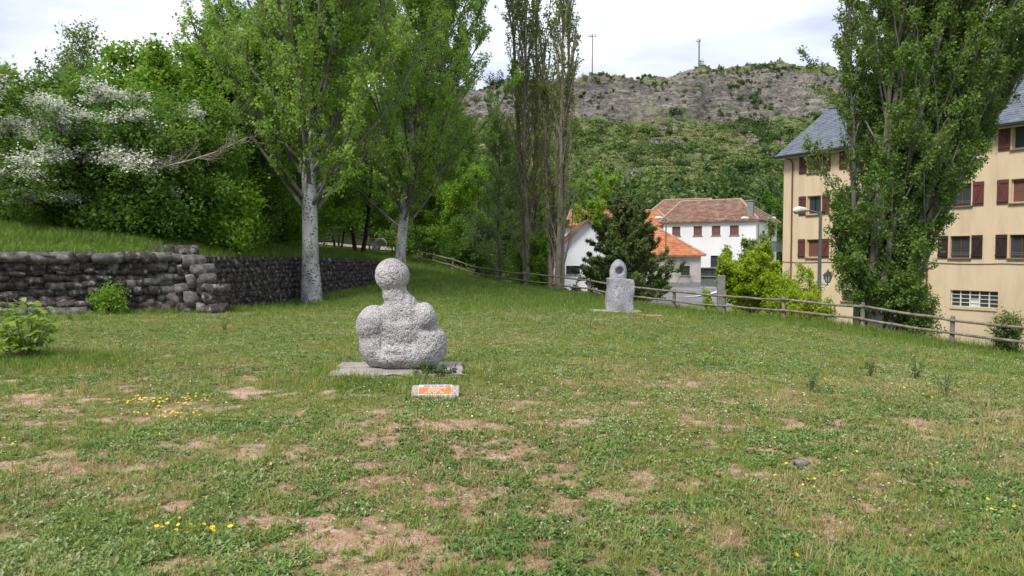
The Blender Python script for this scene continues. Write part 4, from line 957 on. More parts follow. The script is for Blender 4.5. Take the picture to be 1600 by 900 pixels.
# ---- far buildings
def hip_house(name, label, O, d, L_, D_, z0, ze, zr, wall, tile, ra, rb_, mat_tile_w=.4, tile_h=.4, ov=.4, gable=False, holes=(), th=.03, lift=.05):
    global fr
    fr = Frame(O, d); t = thing(name, label, 'building', (O[0], O[1], 0)); k = MB(); holes_wall(k, fr, 0, L_, z0, ze, list(holes), .2)
    k.quad(fr(0, 0, z0), fr(0, D_, z0), fr(0, D_, ze), fr(0, 0, ze)); k.quad(fr(L_, 0, z0), fr(L_, D_, z0), fr(L_, D_, ze), fr(L_, 0, ze)); k.quad(fr(0, D_, z0), fr(L_, D_, z0), fr(L_, D_, ze), fr(0, D_, ze))
    k.build('wall', wall, t)
    E = [np.array(fr(-ov, -ov, ze)), np.array(fr(L_ + ov, -ov, ze)), np.array(fr(L_ + ov, D_ + ov, ze)), np.array(fr(-ov, D_ + ov, ze))]; R = [np.array(fr(ra, D_ / 2, zr)), np.array(fr(rb_, D_ / 2, zr))]
    k = MB(); dn = np.array([0, 0, .12])
    k.add([*E, *R, *[q - dn for q in E]], [(0, 1, 5, 4), (2, 3, 4, 5), (0, 1, 7, 6), (1, 2, 8, 7), (2, 3, 9, 8), (3, 0, 6, 9), (6, 7, 8, 9)], [(1, 2, 5), (3, 0, 4)])
    rf = k.build('roof', tile, t); k = MB(); roof_tiles(k, E[0], E[1], R[0], R[1], mat_tile_w, tile_h, rb, th, lift, .012); roof_tiles(k, E[1], E[2], R[1], R[1] + (E[2] - E[1]) * 1e-3, mat_tile_w, tile_h, rb, th, lift, .012)
    roof_tiles(k, E[3], E[0], R[0], R[0] + (E[0] - E[3]) * 1e-3, mat_tile_w, tile_h, rb, th, lift, .012)
    stuff(k.build('roof_tiles', tile, rf))
    k = MB(); cap = [(R[0], R[1]), (E[0], R[0]), (E[1], R[1]), (E[2], R[1])]
    for a, b_ in cap: k.tube([a + [0, 0, .06], b_ + [0, 0, .06]], .11, 6)
    k.build('ridge_tiles', M['ridge'], rf); return t, rf
M['ridge'] = noisy('pale_mortared_ridge', [(.3, (.34, .22, .15)), (.7, (.50, .40, .32))], 3, .9, 20, .3, .01)
def simple_win(t, cx, z0, z1, hw, kind, depth=.12):
    k = MB(); f_ = .06
    k.box(cx - hw + .002, cx - hw + f_, depth, depth + .05, z0, z1, fr); k.box(cx + hw - f_, cx + hw - .002, depth, depth + .05, z0, z1, fr); k.box(cx - hw + f_, cx + hw - f_, depth, depth + .05, z1 - f_, z1 - .002, fr); k.box(cx - hw + f_, cx + hw - f_, depth, depth + .05, z0, z0 + f_, fr)
    w = k.build('window', M['shutter_red'] if kind == 'blind' else M['metal_dark'], t); k = MB()
    if kind == 'blind':
        zq = z0 + f_
        while zq < z1 - f_: k.box(cx - hw + f_, cx + hw - f_, depth, depth + .02, zq, min(zq + .1, z1 - f_), fr); zq += .115
        k.build('roller_blind', M['blind'], w)
    else:
        k.box(cx - hw + f_, cx + hw - f_, depth + .03, depth + .04, z0 + f_, z1 - f_, fr); k.build('pane', M['glass'], w); k = MB(); n = 4
        for i in range(1, n): x_ = cx - hw + 2 * hw * i / n; k.box(x_ - .015, x_ + .015, depth - .03, depth - .005, z0 + f_, z1 - f_, fr)
        k.box(cx - hw + f_, cx + hw - f_, depth - .06, depth - .031, (z0 + z1) / 2, (z0 + z1) / 2 + .03, fr); k.build('bars', M['metal_dark'], w)
    k = MB(); k.box(cx - hw - .1, cx + hw + .1, -.08, depth, z0 - .1, z0 - .003, fr); k.build('sill', M['concrete'], w)
    return w
# white house with brown hipped roof
Ow = (18.66, 91.0); dw = (9.44, -6.0); wins = []
frw = Frame(Ow, dw)
def a_of(px):  # along-front distance seen in column px
    u = (px - 800) / F; return (u * Ow[1] - Ow[0]) / (frw.d[0] - u * frw.d[1])
H_ = []
for px in (1056, 1089.5, 1118, 1146.5): c = a_of(px); H_.append((c - .52, c + .52, 4.05, 5.18, 'blind'))
c = a_of(1116.5); H_.append((c - .5, c + .5, .28, 1.65, 'bars')); g0, g1 = a_of(1094), a_of(1131); H_.append((g0, g1, -.78, .12, 'bars')); H_.append((g0, g1, -2.1, -.85, 'door'))
wt, wr = hip_house('white_house', 'long white house with brown hipped tile roof beyond the road', Ow, dw, 11.2, 10.2, -2.6, 5.75, 8.55, M['white_render'], M['tile_brown'], .4, 8.0, .45, .42, holes=[h[:4] for h in H_])
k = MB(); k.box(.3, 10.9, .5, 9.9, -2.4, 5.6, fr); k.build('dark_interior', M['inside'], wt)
for h in H_:
    if h[4] == 'door': k = MB(); n = 8; [k.box(h[0] + (h[1] - h[0]) * i / n + .01, h[0] + (h[1] - h[0]) * (i + 1) / n - .01, .12, .16, h[2], h[3], fr) for i in range(n)]; k.build('garage_door', M['metal_grey'], wt)
    else: simple_win(wt, (h[0] + h[1]) / 2, h[2], h[3], (h[1] - h[0]) / 2, h[4])
k = MB(); k.box(g0 - .3, g1 + .3, -.12, .0, .14, .24, fr); k.build('lintel', M['concrete'], wt)
k = MB(); k.box(10.0, 10.7, .5, 1.1, 5.7, 8.0, fr); cn = k.build('chimney', M['concrete'], wr); k = MB(); k.box(9.9, 10.8, .4, 1.2, 8.0, 8.12, fr); k.build('chimney_cap', M['concrete'], cn)
# side face of the white house: two tall windows and a balcony
Lw = 11.2
for b0 in (3.0, 6.4):
    k = MB(); k.box(Lw + .01, Lw + .03, b0, b0 + .9, 2.4, 4.6, fr); w = k.build('window', M['metal_dark'], wt); k = MB(); k.box(Lw + .031, Lw + .04, b0 + .08, b0 + .82, 2.5, 4.5, fr); k.build('pane', M['glass'], w)
k = MB(); k.box(Lw + .02, Lw + 1.1, 2.2, 8.4, 2.15, 2.3, fr); bl = k.build('balcony', M['concrete'], wt); k = MB()
for i in range(32): b0 = 2.25 + i * .195; k.box(Lw + 1.05, Lw + 1.08, b0, b0 + .03, 2.31, 3.3, fr)
k.box(Lw + 1.04, Lw + 1.09, 2.2, 8.4, 3.301, 3.36, fr); k.build('railing', M['metal_grey'], bl)
# small house with the bright orange hipped roof
b_wins = [(8.03, 8.93, -.55, .35, 'bars')]; a1_ = (1064 - 800) / F * 77 - 10 ; a2_ = (1078 - 800) / F * 77 - 10; b_wins = [(a1_, a2_, -.42, .56, 'bars'), (2.2, 3.2, -.42, .56, 'bars')]
ot, orf = hip_house('small_house', 'small grey-walled house with bright orange tiled hip roof, left of the road', (10.0, 77.0), (1, 0), 9.75, 8.5, -2.2, 1.68, 4.9, M['grey_render'], M['tile_orange'], .5, 5.6, .4, .38, holes=[h[:4] for h in b_wins])
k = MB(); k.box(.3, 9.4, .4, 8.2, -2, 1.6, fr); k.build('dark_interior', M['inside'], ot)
for h in b_wins: simple_win(ot, (h[0] + h[1]) / 2, h[2], h[3], (h[1] - h[0]) / 2, 'bars')
k = MB(); k.box(0, 9.75, -.06, -.003, -2.2, -1.15, fr); k.build('plinth', M['concrete'], ot)
# long house behind with orange roof, brown roof behind again
lt, lr = hip_house('long_house', 'house with pale orange roof showing above the pine, behind the small orange-roofed house', (7.0, 92.0), (1, 0), 12.6, 8, -2.2, 5.4, 7.5, M['white_render'], M['tile_orange'], .6, 12.0, .45, .42)
k = MB(); k.box(1.1, 1.9, 2.5, 3.2, 6.0, 8.3, fr); k.build('chimney', M['tile_orange'], lr)
bt, br_ = hip_house('rear_house', 'brown-roofed house showing behind the white house, at its upper left', (19.8, 108.0), (9.4, -4.0), 9.5, 9, -2.2, 7.4, 10.0, M['white_render'], M['tile_brown'], 1.6, 8.4, .5, .45)
# white gable-fronted building left of the pine
fr = Frame((3.75, 66.0), (1, 0)); gt = thing('gabled_house', 'white gable-fronted house half hidden by the dark pine', 'building', (3.75, 66.0, 0)); Lg = 6.1; zg, zp = 1.75, 4.72
gh = [(1.1, 2.35, -.05, .72), (3.9, 5.1, -.05, .72)]; k = MB(); holes_wall(k, fr, 0, Lg, -2.4, zg, gh); k.tri(fr(0, 0, zg), fr(Lg, 0, zg), fr(Lg / 2, 0, zp)); k.quad(fr(0, 0, -2.4), fr(0, 9, -2.4), fr(0, 9, zg), fr(0, 0, zg)); k.quad(fr(Lg, 0, -2.4), fr(Lg, 9, -2.4), fr(Lg, 9, zg), fr(Lg, 0, zg)); k.build('wall', M['white_render'], gt)
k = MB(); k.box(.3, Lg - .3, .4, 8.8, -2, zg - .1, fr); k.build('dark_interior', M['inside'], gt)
for h in gh: simple_win(gt, (h[0] + h[1]) / 2, h[2], h[3], (h[1] - h[0]) / 2, 'bars')
sg = (zp - zg) / (Lg / 2); k = MB()
for s_ in (0, 1):
    x0 = -.45 if s_ == 0 else Lg + .45; z0_ = zg - .45 * sg; c = [np.array(fr(x0, -.4, z0_)), np.array(fr(Lg / 2, -.4, zp)), np.array(fr(Lg / 2, 9.3, zp)), np.array(fr(x0, 9.3, z0_))]; k.hexa([q + [0, 0, .01] for q in c] + [q + [0, 0, .15] for q in c])
rg_ = k.build('roof', M['tile_brown'], gt); k = MB(); roof_tiles(k, np.array(fr(-.5, 9.3, z0_ + .16)), np.array(fr(-.5, -.42, z0_ + .16)), np.array(fr(Lg / 2, 9.3, zp + .16)), np.array(fr(Lg / 2, -.42, zp + .16)), .4, .4, rb); roof_tiles(k, np.array(fr(Lg + .5, -.42, z0_ + .16)), np.array(fr(Lg + .5, 9.3, z0_ + .16)), np.array(fr(Lg / 2, -.42, zp + .16)), np.array(fr(Lg / 2, 9.3, zp + .16)), .4, .4, rb); stuff(k.build('roof_tiles', M['tile_brown'], rg_))
# low pale yard wall below the gabled house
k = MB(); k.box(3.0, 6.6, 57.0, 57.3, -2.4, -.75); tag(k.build('yard_wall', M['white_render'], None), 'low pale yard wall in front of the white gabled house, seen through the fence', 'wall')
# hut and old terrace wall on the hillside
hz = float(hill_at(994, 165)); hut = thing('hillside_hut', 'tiny white hut with a red door on the hillside terrace', 'hut', ((994 - 800) / F * 165, 165, hz)); fr = Frame((0, 0), (1, 0))
k = MB(); k.box(-1.3, 1.3, 0, 2.4, -1.5, 1.7, fr); k.build('wall', M['white_render'], hut); k = MB(); k.hexa([(-1.6, -.3, 1.7), (1.6, -.3, 1.7), (1.6, 2.7, 1.7), (-1.6, 2.7, 1.7), (-1.6, -.3, 1.85), (1.6, -.3, 1.85), (1.6, 2.7, 2.2), (-1.6, 2.7, 2.2)]); k.build('roof', M['concrete'], hut)
k = MB(); k.box(-.9, -.1, -.04, -.003, 0, 1.5, fr); k.build('door', M['shutter_red'], hut); k = MB(); k.box(.3, .9, -.04, -.003, .7, 1.4, fr); k.build('window', M['shutter_red'], hut)
k = MB()
for i in range(26):
    pxx = 932 + i * 2.1; x_ = (pxx - 800) / F * 166; zz_ = float(hill_at(pxx, 166)); k.box(x_, x_ + .34, 165.9, 166.4, zz_ - 1, zz_ + rb.uniform(.7, 1.2))
tag(k.build('terrace_wall', M['stone_grey'], None), 'old dry-stone terrace wall left of the hillside hut', 'wall')

# ================================================================ lamps, poles, post
def street_lamp(name, label, x, y, zb, zt, arms, r=.055, hl=.75):
    t = thing(name, label, 'street lamp', (x, y, zb)); k = MB(); h = zt - zb; k.tube([(0, 0, 0), (0, 0, h * .5), (0, 0, h)], [r * 1.25, r, r * .8], 10); k.build('pole', M['metal_grey'], t)
    for (dx, ln) in arms:
        k = MB(); k.tube([(0, 0, h - .12), (dx * ln * .4, 0, h - .04), (dx * ln, 0, h + .03)], r * .5, 8); k.build('arm', M['metal_grey'], t)
        k = MB(); k.tube([(dx * ln, 0, h + .03), (dx * (ln + hl * .2), 0, h + .05), (dx * (ln + hl * .6), 0, h + .05), (dx * (ln + hl * .92), 0, h + .02), (dx * (ln + hl), 0, h)], [.04, .10, .15, .12, .03], 12)
        hd = k.build('lamp_head', M['white_paint'], t, True); k = MB(); k.tube([(dx * (ln + hl * .3), 0, h - .03), (dx * (ln + hl * .85), 0, h - .04)], [.08, .09], 10); k.build('lamp_glass', M['lamp_glass'], hd)
    return t
lx = (1280.5 - 800) / F * 30
sl1 = street_lamp('street_lamp', 'tall grey street lamp with a curved arm and a hanging lantern, at the ochre house', lx, 30, float(H(lx, 30)) - .1, 3.42, [(-1, .5)], .075, .62)
hz0 = float(H(lx, 30)) - .1; zl = lambda py: 1.6 - (py - 400) * 30 / F - hz0
k = MB(); k.tube([(0, 0, zl(445)), (.34, 0, zl(445))], .016, 6); k.tube([(0, 0, zl(450)), (.2, 0, zl(449)), (.32, 0, zl(445))], .012, 6); k.tube([(.34, 0, zl(446)), (.34, 0, zl(441))], .018, 6); k.tube([(0, 0, zl(332)), (.16, 0, zl(331))], .03, 6); lb = k.build('bracket', M['metal_dark'], sl1)
lc = .345; k = MB(); 
def frus(mb, r0, r1, z0, z1, n=6):
    mb.tube([(lc, 0, z0), (lc, 0, z1)], [r0, r1], n)
frus(k, .09, .185, zl(440.5), zl(430.5)); k.build('lantern_glass', M['lamp_glass'], sl1)
k = MB(); frus(k, .215, .06, zl(430.3), zl(424.5)); frus(k, .06, .04, zl(424.5), zl(422.8)); frus(k, .02, .03, zl(422.8), zl(421)); frus(k, .06, .10, zl(442), zl(440.6))
for i in range(6):
    a_ = i * math.pi / 3; k.tube([(lc + .092 * math.cos(a_), .092 * math.sin(a_), zl(440.5)), (lc + .19 * math.cos(a_), .19 * math.sin(a_), zl(430.4))], .012, 4)
k.build('lantern_cage', M['metal_dark'], sl1)
street_lamp('street_lamp', 'slim street lamp standing before the small orange-roofed house, beside the pine', (1040 - 800) / F * 62, 62, -1.62, 4.75, [(-1, .25)], .06, .7)
street_lamp('street_lamp', 'double-armed street lamp in front of the white house', (1184 - 800) / F * 70, 70, -1.62, 5.15, [(-1, .9), (1, .9)], .06, .75)
def power_pole(label, px, py0, py1, Y, conc):
    x_ = (px - 800) / F * Y; zb = float(hill_at(px, Y)) - .6; zt = 1.6 + (400 - py1) * Y / F; t = thing('power_pole', label, 'utility pole', (x_, Y, zb)); h = zt - zb
    k = MB(); k.tube([(0, 0, 0), (0, 0, h)], [.32 if conc else .22, .24 if conc else .16], 8); k.build('pole', M['concrete'] if conc else M['wood'], t)
    k = MB(); k.box(-1.5 if not conc else -.9, 1.2 if not conc else .5, -.1, .1, h - 1.0, h - .75); k.build('crossarm', M['metal_grey'], t)
    for x2 in ((-1.3, -.5, 1.0) if not conc else (-.8, .35)):
        k = MB(); k.tube([(x2, 0, h - .75), (x2, 0, h - .1)], [.14, .09], 6); k.build('insulator', M['concrete'], t)
power_pole('slim power pole with a crossarm on the ridge, by the bare twigs of the poplar', 924, 126, 58, 262, False)
power_pole('thick grey power pole standing on the crag top, right of centre', 1088.5, 116, 66, 258, True)
xc = (1127 - 800) / F * 33; k = MB(); k.box(-.17, .17, -.1, .1, -1, 2.15); o = k.build('concrete_post', M['concrete'], None, bevel=.02, loc=(xc, 33, float(H(xc, 33)))); zt_ = 1.6 - (430 - 400) * 33 / F; o.scale.z = (zt_ - o.location.z) / 2.15
tag(o, 'upright grey concrete post behind the fence, at the edge of the bright green shrub', 'post')

# ================================================================ trees
def kids(P, K, f0, f1, ang, ln, up, n, rng, curve=.35, taperlen=.5):
    """children of parent polylines P (M,m,3): K per parent -> (M*K, n, 3)"""
    Mn, m, _ = P.shape; f = f0 + (f1 - f0) * (np.arange(K)[None, :] + rng.uniform(0, 1, (Mn, K))) / K; q = f * (m - 1); i = np.clip(q.astype(int), 0, m - 2); w = (q - i)[..., None]; r = np.arange(Mn)[:, None]
    S = P[r, i] * (1 - w) + P[r, i + 1] * w; T = P[r, i + 1] - P[r, i]; T /= np.linalg.norm(T, axis=-1, keepdims=True) + 1e-9
    Rn = rng.normal(size=T.shape); Rn -= (Rn * T).sum(-1, keepdims=True) * T; Rn /= np.linalg.norm(Rn, axis=-1, keepdims=True)
    a = rng.uniform(ang[0], ang[1], (Mn, K, 1)); D = T * np.cos(a) + Rn * np.sin(a); L_ = rng.uniform(ln[0], ln[1], (Mn, K, 1)) * (1 - taperlen * f[..., None])
    upv = np.array([0, 0, 1.]); pts = [S]; p = S
    for k in range(n - 1):
        D = D + upv * up / (n - 1) + rng.normal(0, curve / (n - 1), D.shape); D /= np.linalg.norm(D, axis=-1, keepdims=True); p = p + D * L_ / (n - 1); pts.append(p)
    return np.stack(pts, 2).reshape(Mn * K, n, 3), np.repeat(f.reshape(-1), 1)
def leafmesh(name, C, size, aspect, mat, rng, up=.5, base_t=None, fold=.15, parent=None, tint_var=.18, clump=1.0, wscale=.7, loc=None):
    n = len(C); nrm = rng.normal(size=(n, 3)); nrm[:, 2] += up * 2; nrm /= np.linalg.norm(nrm, axis=1, keepdims=True); tv = rng.normal(size=(n, 3)); tv -= (tv * nrm).sum(1, keepdims=True) * nrm; tv /= np.linalg.norm(tv, axis=1, keepdims=True); bv = np.cross(nrm, tv)
    s = (size * rng.uniform(.6, 1.3, n))[:, None]; a = C - tv * s * .5; c = C + tv * s * .5; V = np.stack([a + bv * s * aspect * .55, c, a - bv * s * aspect * .55 + nrm * s * fold], 1).reshape(-1, 3)
    Q = np.arange(3 * n).reshape(n, 3); w = C if loc is None else C + np.asarray(loc)
    t = .5 + clump * (fbm(w[:, 0] * wscale, w[:, 1] * wscale, w[:, 2] * wscale, seed=51, o=3) - .5) * 1.2 + rng.normal(0, tint_var, n); t = np.clip(t, 0, 1)
    return link(name, mesh_np(name, V, Q, [mat], attrs={'tint': ('FLOAT', np.repeat(t, 3))}), parent)
def make_tree(name, label, base, Ht, r0, stems, nl, h0, tilt, llen, K2, a2, l2, K3, a3, l3, nleaf, lsize, leaf, bark, seed, up1=.25, up2=.5, up3=.3, aspect=.8, spread=.09, lean=(0, 0), f1=1.0, cat='tree', group=None,
              twig=True, shape=None, stem_spread=.5, leafup=.5, tip=1.0, wob=.02, clump=1.0, cull=None, az=None, leaf_fn=None, r1=.35):
    rng = np.random.default_rng(seed); t = thing(name, label, cat, base, group=group); tr = []
    for s in range(stems):
        n = 12; z = np.linspace(0, 1, n); a = s * 6.283 / max(1, stems) + rng.uniform(0, 1); sp = stem_spread if stems > 1 else 0; hh = Ht * (1 if s == 0 else rng.uniform(.7, .98))
        w = np.cumsum(rng.normal(0, wob, (n, 2)), 0) * hh * .25; w[0] = 0
        x = np.cos(a) * sp * (z ** .8) + w[:, 0] + lean[0] * z ** 1.5; y_ = np.sin(a) * sp * (z ** .8) + w[:, 1] + lean[1] * z ** 1.5
        tr.append(np.stack([x + np.cos(a) * r0 * .7 * (stems > 1), y_ + np.sin(a) * r0 * .7 * (stems > 1), z * hh - .15], 1))
    T = np.stack(tr); fz = np.linspace(0, 1, 12); rr = r0 * (1 - fz) ** .8 + r0 * .05; rr[0] *= 1.35; rr[1] *= 1.05; R = np.tile(rr * (1 if stems == 1 else .62), (stems, 1)); V, Q = tubes(T, R, 14)
    tm = mesh_np('trunk', V, Q, [bark], smooth=True); link('trunk', tm, t)
    # limbs
    nls = nl // stems; f = h0 / Ht + (f1 - h0 / Ht) * (np.arange(nls)[None] + rng.uniform(0, 1, (stems, nls))) / nls; q = f * 11; i = np.clip(q.astype(int), 0, 10); w = (q - i)[..., None]; r_ = np.arange(stems)[:, None]
    S = T[r_, i] * (1 - w) + T[r_, i + 1] * w; azi = (np.arange(nls)[None] * 2.4 + rng.uniform(0, 1.2, (stems, nls)) + np.arange(stems)[:, None]) if az is None else az(rng, (stems, nls)); g = (f - h0 / Ht) / (f1 - h0 / Ht)
    tl = tilt[0] + (tilt[1] - tilt[0]) * g + rng.normal(0, .08, g.shape); Ln = (llen[0] + (llen[1] - llen[0]) * g) * rng.uniform(.75, 1.2, g.shape)
    if shape: Ln = Ln * shape(g)
    D = np.stack([np.sin(tl) * np.cos(azi), np.sin(tl) * np.sin(azi), np.cos(tl)], -1); pts = [S]; p = S
    for k in range(6): D = D + np.array([0, 0, 1.]) * up1 / 6 + rng.normal(0, .05, D.shape); D /= np.linalg.norm(D, axis=-1, keepdims=True); p = p + D * Ln[..., None] / 6; pts.append(p)
    P1 = np.stack(pts, 2).reshape(stems * nls, 7, 3); lr = np.minimum(r0 * r1, .012 + .016 * Ln.reshape(-1)); V1, Q1 = tubes(P1, lr[:, None] * np.linspace(1, .25, 7)[None], 6)
    P2, _ = kids(P1, K2, .06, 1, a2, l2, up2, 5, rng); V2, Q2 = tubes(P2, np.repeat(lr * .38, K2)[:, None] * np.linspace(1, .3, 5)[None], 4)
    P3_, _ = kids(P2, K3, .1, 1, a3, l3, up3, 3, rng); parts = [(V1, Q1), (V2, Q2)]
    if twig: parts.append(tubes(P3_, np.full((len(P3_), 1), .0055 if r0 < .5 else .008) * np.array([[1, .7, .4]]), 3))
    off = 0; VV, QQ = [], []
    for v, q_ in parts: VV.append(v); QQ.append(q_ + off); off += len(v)
    link('branches', mesh_np('branches', np.vstack(VV), np.vstack(QQ), [bark if bark is not M['bark_white'] else M['bark_grey']], smooth=True), t)
    # leaves around the twigs
    m = nleaf // len(P3_) + 1; fr3 = rng.uniform(.15, tip, (len(P3_), m, 1)) * 2; i0 = np.clip(fr3.astype(int), 0, 1)[..., 0]; rI = np.arange(len(P3_))[:, None]; w = fr3 - i0[..., None]
    C = (P3_[rI, i0] * (1 - w) + P3_[rI, i0 + 1] * w).reshape(-1, 3) + rng.normal(0, spread, (len(P3_) * m, 3))
    C = C[rng.permutation(len(C))[:nleaf]]
    if cull is not None: C = C[cull(C, rng)]
    if nleaf: leafmesh('foliage', C, lsize, aspect, leaf, rng, leafup, parent=t, clump=clump, loc=base)
    if leaf_fn: leaf_fn(t, C, rng, P3_)
    return t
G = leafmat
L_pop = G('poplar_leaves', (.19, .34, .045), (.30, .46, .07), (.42, .55, .16), .5)
L_popR = G('columnar_poplar_leaves', (.085, .165, .025), (.16, .26, .045), (.27, .35, .10), .42)
L_map = G('maple_leaves', (.11, .24, .022), (.21, .37, .035), (.33, .47, .07), .5)
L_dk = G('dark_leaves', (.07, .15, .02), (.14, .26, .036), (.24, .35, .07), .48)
L_gry = G('grey_green_leaves', (.12, .19, .06), (.21, .30, .09), (.33, .41, .17), .45)
L_bri = G('bright_yellow_green_leaves', (.22, .34, .015), (.34, .47, .022), (.48, .55, .07), .48)
L_pin = G('pine_needles', (.075, .12, .035), (.14, .20, .055), (.25, .28, .095), .3)
L_pal = G('sparse_poplar_leaves', (.16, .22, .045), (.27, .34, .075), (.38, .42, .16), .48)
M['blossom'] = G('hawthorn_blossom', (.60, .62, .50), (.78, .78, .70), (.86, .85, .80), .3)
def B3(px, py, Z, z=None):
    p = at(px, py, Z); p[2] = float(local_z(np.array([p[0]]), np.array([p[1]]))[0]) if z is None else z; return p
# the two white-barked poplars on the lawn
make_tree('white_poplar', 'big white-barked poplar with black bark marks, standing against the stone wall', B3(487, 473, 26), 17, .29, 1, 92, 3.0, (.78, .36), (6.8, 5.2), 11, (.2, .75), (1.2, 2.7), 5, (.3, .9), (.35, .9), 190000, .088, L_pop, M['bark_white'], 5,
          up1=.42, up2=.5, up3=.25, spread=.08, leafup=.15, lean=(.1, 0), wob=.012, aspect=.9, r1=.30, tip=1.1)
make_tree('white_poplar', 'second white-barked poplar, seen behind the ball head of the granite figure', B3(623, 430, 36), 19, .24, 1, 92, 2.4, (.80, .40), (7.0, 6.6), 11, (.2, .75), (1.4, 3.0), 5, (.3, .9), (.35, .95), 190000, .10, L_pop, M['bark_white'], 6,
          up1=.45, up2=.5, up3=.25, spread=.09, leafup=.15, lean=(2.0, 0), wob=.01, aspect=.9, r1=.30, tip=1.1)
# large columnar poplar by the fence on the right
pr = B3(1370, 520, 24.6); pr[2] = float(H(pr[0], pr[1])) - .05
make_tree('columnar_poplar', 'broad dark columnar poplar with many stems in front of the ochre house', pr, 16, .20, 11, 209, .4, (.62, .27), (4.9, 3.2), 9, (.2, .7), (.8, 1.7), 5, (.3, .9), (.25, .6), 300000, .082, L_popR, M['bark_grey'], 8,
          up1=.35, up2=.35, up3=.25, spread=.07, stem_spread=1.75, lean=(2.7, 0), az=lambda r_, sh: r_.normal(0, 1.6, sh), leafup=.15, wob=.014, aspect=.85, r1=.2, shape=lambda g: .20 + .95 * np.minimum(1, g * 3))
make_tree('columnar_poplar', 'thin pale stem with sparse leaves rising left of the broad columnar poplar', pr + np.array([-.55, .3, 0]), 13.5, .11, 1, 30, 1.5, (.30, .25), (1.5, 1.5), 6, (.2, .6), (.4, .8), 4, (.3, .9), (.2, .4), 6500, .085, L_popR, M['bark_grey'], 9,
          up1=.4, up2=.3, spread=.06, lean=(-.9, 0), wob=.008, r1=.3)
# sparse poplars behind the fence
make_tree('columnar_poplar', 'leafy poplar stem leaning far to the right behind the broad columnar poplar', pr + np.array([1.35, .9, 0]), 12.5, .14, 2, 72, 3.6, (.5, .3), (3.3, 2.8), 9, (.2, .6), (.7, 1.4), 5, (.3, .9), (.25, .5), 80000, .082, L_popR, M['bark_grey'], 19,
          up1=.35, up2=.3, spread=.07, lean=(5.6, .6), wob=.01, stem_spread=.8, r1=.25)
def sparse(label, px, Z, Ht, seed, leaves, stems=3):
    p = B3(px, 455, Z); p[2] = float(H(p[0], p[1]))
    fn = lambda C, rng: rng.uniform(size=len(C)) < np.clip(.10 + .05 * C[:, 2] * (1 + .5 * np.sin(C[:, 2] * 1.3 + seed)), .08, 1)
    make_tree('lombardy_poplar', label, p, Ht, .26, stems, 84, .9, (.20, .16), (3.6, 2.8), 7, (.12, .4), (.9, 1.8), 3, (.2, .6), (.3, .7), leaves, .13, L_pal, M['twig_pale'], seed, up1=.18, up2=.4, up3=.3, spread=.07, stem_spread=.65, wob=.012, cull=fn, aspect=.8, r1=.22)
sparse('slender half-bare Lombardy poplar, the left one of the pair rising above the fence', 829, 40.5, 18.5, 31, 17000)
sparse('slender half-bare Lombardy poplar, the right one of the pair, nearer the power pole', 868, 39.5, 17.5, 32, 14000)
# young open tree left of them
p = B3(779, 440, 43.5); p[2] = float(H(p[0], p[1]))
make_tree('young_tree', 'young open-crowned tree with a straight thin stem behind the fence', p, 9.8, .13, 1, 44, 1.2, (1.25, .7), (2.6, .5), 7, (.4, .9), (.5, 1.0), 3, (.4, .9), (.25, .5), 15000, .085, L_gry, M['bark_grey'], 41, up1=.25, up2=.25, spread=.08)
# dark-trunked tree on the terrace and its neighbour
make_tree('field_maple', 'small dark-trunked tree with bright leaves left of the bent sculpture', B3(563, 402, 45), 7.0, .21, 2, 30, 1.6, (1.2, .6), (2.4, 1.6), 7, (.4, .9), (.7, 1.3), 4, (.4, .9), (.3, .6), 24000, .12, L_map, M['bark_dark'], 43, up1=.3, up2=.3, stem_spread=.8, spread=.10)
make_tree('field_maple', 'small leafy tree between the white poplar trunk and the dark-trunked tree', B3(528, 385, 49), 5.2, .12, 2, 24, 1.2, (1.2, .6), (2.0, 1.3), 7, (.4, .9), (.6, 1.1), 4, (.4, .9), (.3, .5), 16000, .13, L_map, M['bark_dark'], 44, up1=.3, up2=.3, stem_spread=.8, spread=.11)
# woodland on the terrace, left
def wood(label, px, Z, Ht, wide, seed, leaf, n, h0=.3, ls=.17, stems=3, tilt=(1.35, .45), group=None, dens=9, name='broadleaf_tree', bark='bark_dark', dz=0):
    p = B3(px, 380, Z); p[2] += dz
    return make_tree(name, label, p, Ht, .13, stems, 45, h0, tilt, (wide, wide * .62), dens, (.35, .9), (wide * .28, wide * .5), 4, (.4, 1.0), (.35, .8), int(n * 1.35), ls * .8, leaf, M[bark], seed, up1=.3, up2=.25, up3=.1, stem_spread=wide * .35, spread=.16, twig=False, group=group, leafup=.6)
wood('broad green maple filling the terrace between the hawthorn and the white poplar', 290, 27, 5.8, 3.4, 61, L_map, 62000)
wood('dense green maple just behind the white poplar trunk, leaning over the wall', 405, 33, 8.0, 4.2, 62, L_map, 52000)
wood('tall leafy tree rising behind the maples, its top left of the white poplar crown', 285, 36, 8.6, 2.6, 63, L_map, 42000, 1, .17)
wood('tall leafy tree whose tip stands above the hawthorn', 118, 32, 8.0, 1.5, 64, L_gry, 9000, 1, .14, 2, (.9, .35))
wood('leafy tree at the left picture edge behind the hawthorn', 8, 31, 4.0, 2.6, 65, L_gry, 22000, .5)
wood('tall tree seen between the hawthorn tip and the maple', 200, 40, 7.0, 2.2, 66, L_gry, 16000, 1, .15)
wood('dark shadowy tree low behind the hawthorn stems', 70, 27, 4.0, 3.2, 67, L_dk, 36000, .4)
wood('dark undergrowth tree over the grey rocks of the wall', 240, 22.6, 3.0, 2.6, 68, L_dk, 42000, .1, .12)
